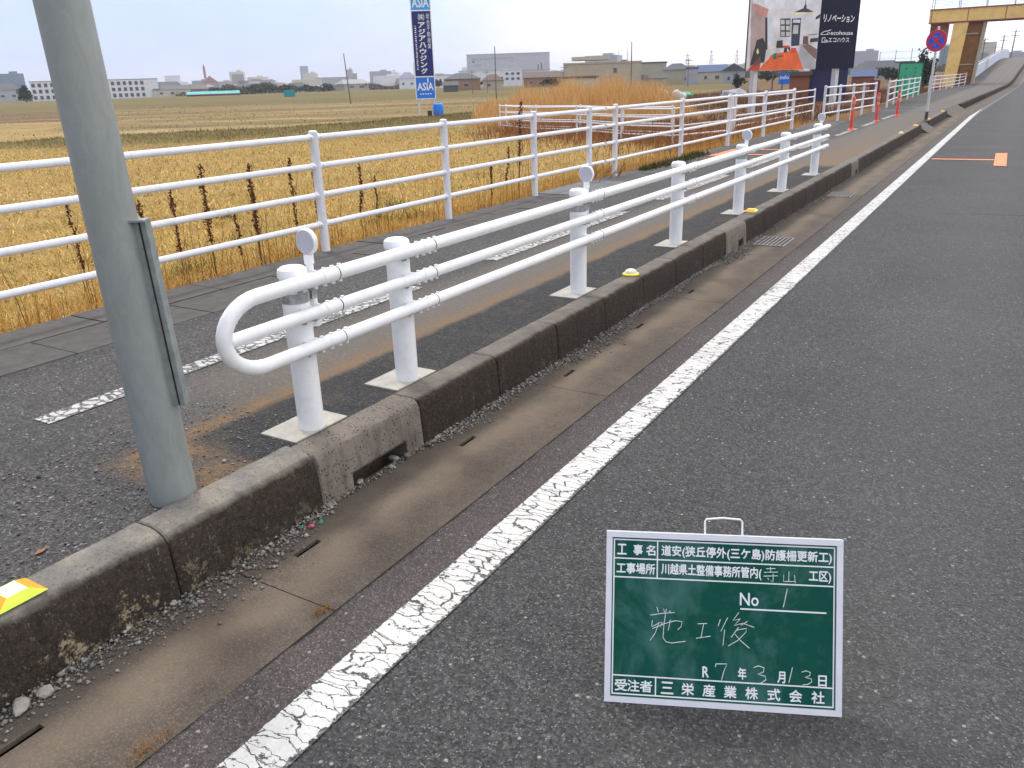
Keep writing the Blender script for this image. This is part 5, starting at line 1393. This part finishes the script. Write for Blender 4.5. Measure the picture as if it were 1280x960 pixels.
# brown brush on the right-hand plot
n = 30000
xb_ = r.uniform(-34, -5.7, n); yb_ = r.uniform(26, 105, n)
ok = (xb_ > -.36*yb_-1.) & (xb_ < -5.9-np.clip((yb_-36)/30, 0, 1)*.6) & ~((np.abs(xb_+13.3) < 1.6) & (np.abs(yb_-67) < 3)); xb_, yb_ = xb_[ok], yb_[ok]; n = len(xb_)
o = blades('brown_brush', xb_, yb_, ground_z(xb_, yb_)-.03, r.uniform(.2, .8, n)*(.7+.5*np.sin(xb_*.5)*np.sin(yb_*.3)), r.uniform(.02, .06, n), r.uniform(.2, 1.5, n), M['brush'], r, 2)
tag(o, 'reddish brown brush covering the plot below the houses', 'brush', kind='stuff')
# green weeds at the foot of the fence
n = 1300
yw = r.uniform(13.0, 16.2, n); xw = -5.33+np.abs(r.normal(0, .13, n))*np.interp(yw, [13, 14, 16, 18.5], [.6, 1.3, .8, .4]); 
o = blades('green_weeds', xw, yw, np.full(n, .0), r.uniform(.03, .14, n), r.uniform(.012, .028, n), r.uniform(.4, 2., n), veg_mat('dull_weed', [(.05, .07, .02), (.09, .10, .03), (.13, .10, .04), (.06, .075, .02)]), r, 2)
tag(o, 'low green weeds creeping over the pavement edge under the fence', 'weeds', kind='stuff')
# green flecks in the field
gx, gy = [], []
for (a, b_) in ((-6.6, 4.9), (-7.2, 3.0), (-7.6, 9.0), (-6.6, 8.4), (-9.5, 6.), (-9.0, 11.), (-8.2, 2.2), (-6.3, 13.5), (-11, 9)):
    gx.append(a+r.normal(0, .14, 130)); gy.append(b_+r.normal(0, .14, 130))
gx = np.concatenate(gx); gy = np.concatenate(gy); n = len(gx)
o = blades('green_tufts', gx, gy, ground_z(gx, gy), r.uniform(.08, .24, n), r.uniform(.006, .014, n), r.uniform(.3, 1.6, n), M['leaf'], r, 2)
tag(o, 'scattered fresh green tufts coming up through the straw', 'grass', kind='stuff')

# dried dock stalks: one thing each (stem + seed cluster)
def dock(x_, y_, h, lean, az, label, thick=1.0, seeds=True):
    z0 = float(ground_z(x_, y_))-.03
    t = empty('dried_dock', (x_, y_, z0), az, label, 'dried weed', 'dried dock stalks behind the path fence')
    pts = [(lean*h*(k/6)**1.3+.012*math.sin(k*2+x_*9), .01*math.sin(k*3), h*k/6) for k in range(7)]
    mb = MB(); mb.tube(pts, [.0055*thick*(1-.09*k) for k in range(7)], 6)
    for k in (2, 3, 4, 5):
        p = Vector(pts[k]); a_ = random.uniform(0, 6.28); mb.tube([p, p+Vector((math.cos(a_)*.04, math.sin(a_)*.04, .07)), p+Vector((math.cos(a_)*.06, math.sin(a_)*.06, .15))], [.0026, .002, .001], 5)
    mb.build('stem', M['twig'], t)
    if seeds:
        mb = MB()
        for k in range(int(190*thick)):
            f = random.uniform(.36, .98); i = min(int(f*6), 5); q = f*6-i
            p = Vector(pts[i]).lerp(Vector(pts[i+1]), q); clump = .5+.5*abs(math.sin(f*23+x_*5))
            a_ = random.uniform(0, 6.28); rad = random.uniform(.003, .022)*clump*thick
            c_ = p+Vector((math.cos(a_)*rad, math.sin(a_)*rad, random.uniform(-.01, .01))); s = random.uniform(.006, .0125)
            d1 = Vector((random.uniform(-1, 1), random.uniform(-1, 1), random.uniform(-1, 1))).normalized()*s; d2 = d1.orthogonal().normalized()*s
            mb.add([c_-d1, c_+d2, c_+d1, c_-d2], [(0, 1, 2, 3)])
        mb.build('seed_head', M['dock'], t, smooth=False)
DL = 'tall brown dried dock stalk with clustered seeds behind the near fence'
for (x_, y_, h, ln, az, th) in ((-5.80, 4.00, .80, -.12, 2.2, 1.0), (-5.75, 4.55, 1.02, -.14, 2.5, 1.25), (-5.70, 5.02, .98, -.12, 2.4, 1.2), (-5.75, 5.55, .98, -.10, 2.4, .9), (-5.62, 4.75, .6, -.05, 2.0, .7),
                            (-5.65, 6.35, .85, .06, .3, .75), (-5.7, 6.7, .7, -.1, 2.1, .6), (-5.75, 9.75, 1.35, -.14, 2.4, 1.5), (-5.72, 10.05, .95, .1, .5, 1.1), (-5.62, 3.82, .62, .08, .3, .6), (-5.66, 8.9, .6, -.1, 2.3, .7), (-5.7, 2.55, .55, .05, 1.0, .6), (-5.85, 4.3, .9, -.15, 2.6, .9), (-5.95, 5.25, .95, -.1, 2.4, .9), (-5.9, 6.0, .95, -.12, 2.4, .8), (-5.72, 9.35, .8, .08, .4, .8), (-6.1, 3.6, .9, -.1, 2.3, .8)):
    dock(x_, y_, h, ln, az, DL, th*1.25)
# bare twigs by the fence gap
t = empty('twig_pile', (-5.30, 11.6, 0), 0, 'bare brown twigs lying against the fence post by the cover plate', 'twigs')
mb = MB()
for k in range(16):
    a_ = random.uniform(-.6, 1.8); l = random.uniform(.25, .6); p = Vector((random.uniform(-.15, .1), random.uniform(-.4, .4), .02))
    q = p+Vector((math.cos(a_)*.3, math.sin(a_)*.9, random.uniform(.1, .6)))*l; mb.tube([p, (p+q)/2+Vector((.01, .02, .02)), q], [.005, .004, .002], 5)
mb.build('twig', M['twig'], t)

def tree(name, x_, y_, h, w, label, group=None, dense=1500, zb_=-.5, leaf=None, trunk=True):
    zb_ = float(ground_z(x_, y_)); h -= (zb_+.5)*.8
    t = empty(name, (x_, y_, zb_), random.uniform(0, 6), label, 'tree', group)
    mb = MB()
    mb.tube([(0, 0, -.3), (.02*h, 0, h*.3), (0, .02*h, h*.62)], [h*.04, h*.03, h*.012], 7)
    for k in range(4):
        a_ = k*1.6; mb.tube([(0, 0, h*.25), (math.cos(a_)*w*.2, math.sin(a_)*w*.2, h*.5), (math.cos(a_)*w*.33, math.sin(a_)*w*.33, h*.68)], [h*.018, h*.012, h*.005], 5)
    mb.build('trunk', M['bark'], t)
    rr2 = np.random.default_rng(int(abs(x_*13+y_*7)) % 9999)
    nc = 16; cc_ = rr2.normal(0, 1, (nc, 3)); cc_ /= np.linalg.norm(cc_, axis=1)[:, None]; cc_ *= rr2.uniform(.3, .95, (nc, 1))
    k = rr2.integers(0, nc, dense)
    P = cc_[k]*np.array([w*.42, w*.42, h*.36])+rr2.normal(0, 1, (dense, 3))*np.array([w, w, h])*.075
    P[:, 2] += h*.50; P[:, 2] = np.maximum(P[:, 2], h*.03)
    s = w*.045*rr2.uniform(.6, 1.5, dense)[:, None]
    d1 = rr2.normal(0, 1, (dense, 3)); d1 /= np.linalg.norm(d1, axis=1)[:, None]; d2 = np.cross(d1, rr2.normal(0, 1, (dense, 3))); d2 /= np.linalg.norm(d2, axis=1)[:, None]
    V = np.stack([P-d1*s, P+d2*s*.7, P+d1*s, P-d2*s*.7], 1).reshape(-1, 3)
    np_mesh('crown', V, np.arange(dense*4).reshape(-1, 4), leaf or M['tree_leaf'], t)
    return t
tree('round_tree', -244.7, 138.2, 5.8, 5.0, 'round dark green tree left of the school building')
tree('evergreen_bush', -10.2, 112.6, 4.4, 3.0, 'dark evergreen bush beside the green notice board', dense=2200)
tree('round_bush', -33.6, 117.1, 2.6, 2.2, 'dark round bush below the gabled house', dense=900)
tg = 'dark trees along the far field edge'
for i, (x_, y_, h, w) in enumerate(((-270, 247, 5.3, 7), (-265.5, 250, 5.0, 7), (-259, 254.5, 4.6, 8), (-252.9, 258.3, 4.3, 7), (-246, 262, 4.6, 6), (-335, 270, 5.6, 8), (-330, 275, 5.0, 7), (-362, 303, 5.2, 9), (-354, 310, 5.0, 9), (-345, 318, 4.6, 8), (-200, 330, 5, 7), (-320, 150, 6, 7), (-330, 160, 6, 8), (-180, 250, 4, 5), (-120, 190, 3.4, 4), (-98, 182, 3, 4), (-48, 190, 3, 4), (-20, 160, 3, 3.4), (-16, 150, 2.6, 3.))):
    tree('far_tree', x_, y_, h, w*1.45, 'dark bushy tree in the far row at the field edge', tg, 700)

# far hedges and woods: one mass on the horizon
rw = np.random.default_rng(21); n = 42000
n = 75000; az = np.radians(rw.uniform(-64, 6, n)); base = 440+60*np.sin(az*9.)+40*np.sin(az*31.); D = base+rw.uniform(0, 180, n)
hh = np.clip(3.0+2.4*np.sin(az*37.)*np.sin(az*91.+1)+1.4*np.sin(az*160.), .6, 6.)
zz = .8+hh*.8*rw.random(n)**.8; P = np.stack([D*np.sin(az), D*np.cos(az), zz], -1)
d1 = rw.normal(0, 1, (n, 3)); d1 /= np.linalg.norm(d1, axis=1)[:, None]; d2 = np.cross(d1, rw.normal(0, 1, (n, 3))); d2 /= np.linalg.norm(d2, axis=1)[:, None]
sl = rw.uniform(.25, .7, (n, 1))
o = np_mesh('far_woods', np.stack([P-d1*sl, P+d2*sl*.7, P+d1*sl, P-d2*sl*.7], 1).reshape(-1, 3), np.arange(n*4).reshape(-1, 4), veg_mat('far_wood', [(.03, .04, .02), (.06, .06, .03), (.09, .07, .04), (.045, .055, .03), (.12, .085, .05)]))
tag(o, 'low dark band of distant hedges and woods below the skyline', 'woods', kind='stuff')

# litter of the field: bags and sheets
M['bag'] = simple('white_bag', (.62, .63, .66), .5, .08, 4.)
def lump(name, x_, y_, sx, sy, sz, mat, label, cat, group=None, seed=1):
    rr3 = random.Random(seed)
    bm = bmesh.new(); bmesh.ops.create_icosphere(bm, subdivisions=3, radius=1)
    ph = [rr3.uniform(0, 6) for _ in range(6)]
    for v3 in bm.verts:
        c_ = v3.co; k = 1+.16*math.sin(3*c_.x+ph[0])*math.sin(4*c_.y+ph[1])+.10*math.sin(7*c_.z+ph[2]+3*c_.x)+.06*math.sin(11*c_.x+9*c_.y+ph[3])
        v3.co = Vector((c_.x*sx*k, c_.y*sy*k, max(-.35, c_.z)*sz*k+sz*.33))
    me = bpy.data.meshes.new(name); bm.to_mesh(me); bm.free(); me.materials.append(mat); me.polygons.foreach_set('use_smooth', [True]*len(me.polygons))
    o = bpy.data.objects.new(name, me); COL.objects.link(o); o.location = (x_, y_, float(ground_z(x_, y_))); return tag(o, label, cat, group)
lump('white_sack', -28.4, 70.2, .6, .5, .5, M['bag'], 'leftmost bulging white sack in the brown plot', 'sack', 'white sacks in the brown plot', 1)
lump('white_sack', -27.2, 71.2, .8, .6, .8, M['bag'], 'middle white sack, the largest of the heap', 'sack', 'white sacks in the brown plot', 2)
lump('white_sack', -26.0, 72., .75, .5, .72, M['bag'], 'rightmost white sack at the end of the heap', 'sack', 'white sacks in the brown plot', 3)
lump('green_sheet_heap', -30.5, 87.3, .7, .6, .4, M['board_mint'], 'heap under a green sheet behind the white sacks', 'heap', None, 4)
lump('blue_sheet_heap', -24.6, 84.6, 1.5, .8, .6, M['city'], 'heap under a faded blue sheet in the brown plot', 'heap', None, 5)

# ------------------------------------------------------------------ gravel and small stones by the kerb
r = np.random.default_rng(5)
n = 16000
yg = np.concatenate([r.uniform(.3, 9, int(n*.75)), r.uniform(9, 24, n-int(n*.75))])
wid = .05+.05*np.sin(yg*1.7)+.045*np.sin(yg*4.1+1)
xg_ = -2.262+np.abs(r.normal(0, 1, n))*np.clip(wid+.02, .022, .14)*.62
ok = (xg_ < -2.0) & ~((yg > 2.2) & (yg < 2.85) & (r.random(n) < .75)); xg_, yg = xg_[ok], yg[ok]; n = len(xg_)
sz = r.gamma(1.6, .0019, n)+.0016
tet = np.array([[1, 0, 0], [-1, 0, 0], [0, 1, 0], [0, -1, 0], [0, 0, 1], [0, 0, -1]], float)
fc = np.array([[0, 2, 4], [2, 1, 4], [1, 3, 4], [3, 0, 4], [2, 0, 5], [1, 2, 5], [3, 1, 5], [0, 3, 5]])
ang = r.uniform(0, 6.28, n); Vs = tet[None]*(sz[:, None, None]*r.uniform(.6, 1.25, (n, 6, 1)))
ca, sa = np.cos(ang)[:, None], np.sin(ang)[:, None]
Vx = Vs[:, :, 0]*ca-Vs[:, :, 1]*sa; Vy = Vs[:, :, 0]*sa+Vs[:, :, 1]*ca
pile = np.clip((-2.262+.05-xg_)/.05, 0, 1)*.016*r.random(n)
V = np.stack([Vx+xg_[:, None], Vy+yg[:, None], Vs[:, :, 2]*.75+(ZR+.004+sz*.4+pile)[:, None]], -1).reshape(-1, 3)
M['gravel'] = veg_mat('gravel', [(.07, .066, .06), (.18, .17, .16), (.30, .28, .25), (.11, .095, .08), (.42, .40, .36), (.15, .15, .155), (.24, .19, .14)], .9)
o = np_mesh('gravel', V, (np.arange(n)*6)[:, None, None].repeat(8, 1).reshape(-1, 1)+np.tile(fc, (n, 1)), M['gravel'])
tag(o, 'loose grey gravel gathered along the foot of the kerb', 'gravel', kind='stuff')
# grit on the near pavement
n = 2600
xq = r.uniform(-3.3, -2.45, n); yq_ = r.uniform(.2, 2.4, n)
sz = r.gamma(1.8, .0013, n)+.0015; ang = r.uniform(0, 6.28, n); Vs = tet[None]*(sz[:, None, None]*r.uniform(.6, 1.25, (n, 6, 1)))
V = np.stack([Vs[:, :, 0]+xq[:, None], Vs[:, :, 1]+yq_[:, None], Vs[:, :, 2]*.6+(.001+sz*.35)[:, None]], -1).reshape(-1, 3)
o = np_mesh('grit', V, (np.arange(n)*6)[:, None, None].repeat(8, 1).reshape(-1, 1)+np.tile(fc, (n, 1)), M['gravel'])
tag(o, 'fine grit scattered on the pavement around the pole foot', 'grit', kind='stuff')
def stone(x_, y_, z_, s, label, seed):
    rr3 = random.Random(seed); bm = bmesh.new(); bmesh.ops.create_icosphere(bm, subdivisions=2, radius=1)
    ph = [rr3.uniform(0, 6) for _ in range(4)]; a_ = rr3.uniform(0, 3)
    for v3 in bm.verts:
        k = 1+.18*math.sin(3*v3.co.x+ph[0])+.14*math.sin(4*v3.co.y+ph[1])+rr3.uniform(-.09, .09)
        p = Vector((v3.co.x*1.35, v3.co.y*.85, v3.co.z*.6))*k*s; v3.co = Matrix.Rotation(a_, 3, 'Z') @ p
    zmin = min(v3.co.z for v3 in bm.verts)
    me = bpy.data.meshes.new('stone'); bm.to_mesh(me); bm.free(); me.materials.append(M['stone'])
    o = bpy.data.objects.new('stone', me); COL.objects.link(o); o.location = (x_, y_, z_-zmin*.85); tag(o, label, 'stone', 'larger stones in the gutter')
gzz = ZR+.003
stone(-2.215, .905, gzz, .022, 'elongated pale stone in the gravel at the lower left', 1)
stone(-2.215, .835, gzz, .026, 'pale broken stone in the lower left corner of the gutter', 2)
stone(-2.262, .99, gzz, .012, 'small pale stone against the kerb at the lower left', 3)
stone(-2.255, 1.385, gzz, .014, 'flat pale stone at the kerb joint left of the pole', 4)
stone(-2.285, 2.40, gzz, .016, 'pale stone in the near corner of the wide drain mouth', 5)
stone(-2.30, 2.66, gzz, .020, 'stone in the far corner of the wide drain mouth', 6)
# scraps and tufts
t = empty('wrapper_scraps', (-2.20, 2.0, gzz), 0, 'tiny pink and green wrapper scraps in the gutter gravel', 'litter')
for mm, px3, py3, nm in (('pink', .0, .0, 'pink_scrap'), ('green_scrap', -.02, -.03, 'green_scrap'), ('green_scrap', .012, .045, 'green_scrap')):
    mb = MB(); V = [(px3+random.uniform(-.009, .009)+.008*math.cos(k), py3+.011*math.sin(k), .004+.012*random.random()) for k in (0, 1.2, 2.4, 3.6, 4.8)]; V.append((px3, py3, .02)); mb.add(V, [(k, (k+1) % 5, 5) for k in range(5)])
    mb.build(nm, M[mm], t, smooth=False)
def tuft(x_, y_, ln, label, mat, n=70, up=.05):
    rr4 = np.random.default_rng(int(abs(x_*1000)+y_*77))
    xx = rr4.normal(0, .012, n); yy = rr4.uniform(-ln/2, ln/2, n)
    o = blades('grass_tuft', xx, yy, np.zeros(n), rr4.uniform(.4, 1.2, n)*up, np.full(n, .0022), rr4.uniform(.6, 2.6, n), mat, rr4, 3)
    o.location = (x_, y_, ZR+.004); tag(o, label, 'grass tuft', 'dry tufts in the gutter cracks')
M['tuft'] = veg_mat('rust_tuft', [(.24, .10, .03), (.34, .17, .05), (.16, .08, .03), (.40, .24, .09)])
tuft(-1.755, .93, .13, 'long tuft of rusty dry grass in the crack at the lower left', M['tuft'], 80)
tuft(-1.762, 1.60, .06, 'small rusty dry tuft where the gutter slab joint meets the road', M['tuft'], 60)
tuft(-2.235, 7.62, .10, 'small yellow-green weed tuft at the kerb foot before the grate', M['leaf'], 90, .06)
tuft(-2.245, 5.0, .06, 'tiny green weed tuft at the kerb foot opposite the third post', M['leaf'], 40, .04)
mb = MB(); mb.add([(-2.585, 1.14, .003), (-2.57, 1.165, .009), (-2.592, 1.195, .006), (-2.607, 1.165, .003)], [(0, 1, 2, 3)])
tag(mb.build('dead_leaf', M['rust'], origin=(-2.59, 1.165, 0), smooth=False), 'single orange-brown dead leaf on the near pavement', 'leaf')

# ------------------------------------------------------------------ haze
HAZE = 3.0e-4
if HAZE > 0:
    m = bpy.data.materials.new('haze_air'); m.use_nodes = True; nt = m.node_tree; nt.nodes.clear()
    mo = nt.nodes.new('ShaderNodeOutputMaterial'); pv = nt.nodes.new('ShaderNodeVolumePrincipled')
    pv.inputs['Color'].default_value = (.86, .88, .97, 1); pv.inputs['Density'].default_value = HAZE; pv.inputs['Anisotropy'].default_value = .2
    nt.links.new(pv.outputs[0], mo.inputs['Volume'])
    mb = MB(); mb.box((0, 0, 30), (6600, 6600, 64)); hz = mb.build('haze', m, smooth=False); tag(hz, kind='stuff')
    hz['label'] = 'thin pale haze over the fields'; hz['category'] = 'haze'
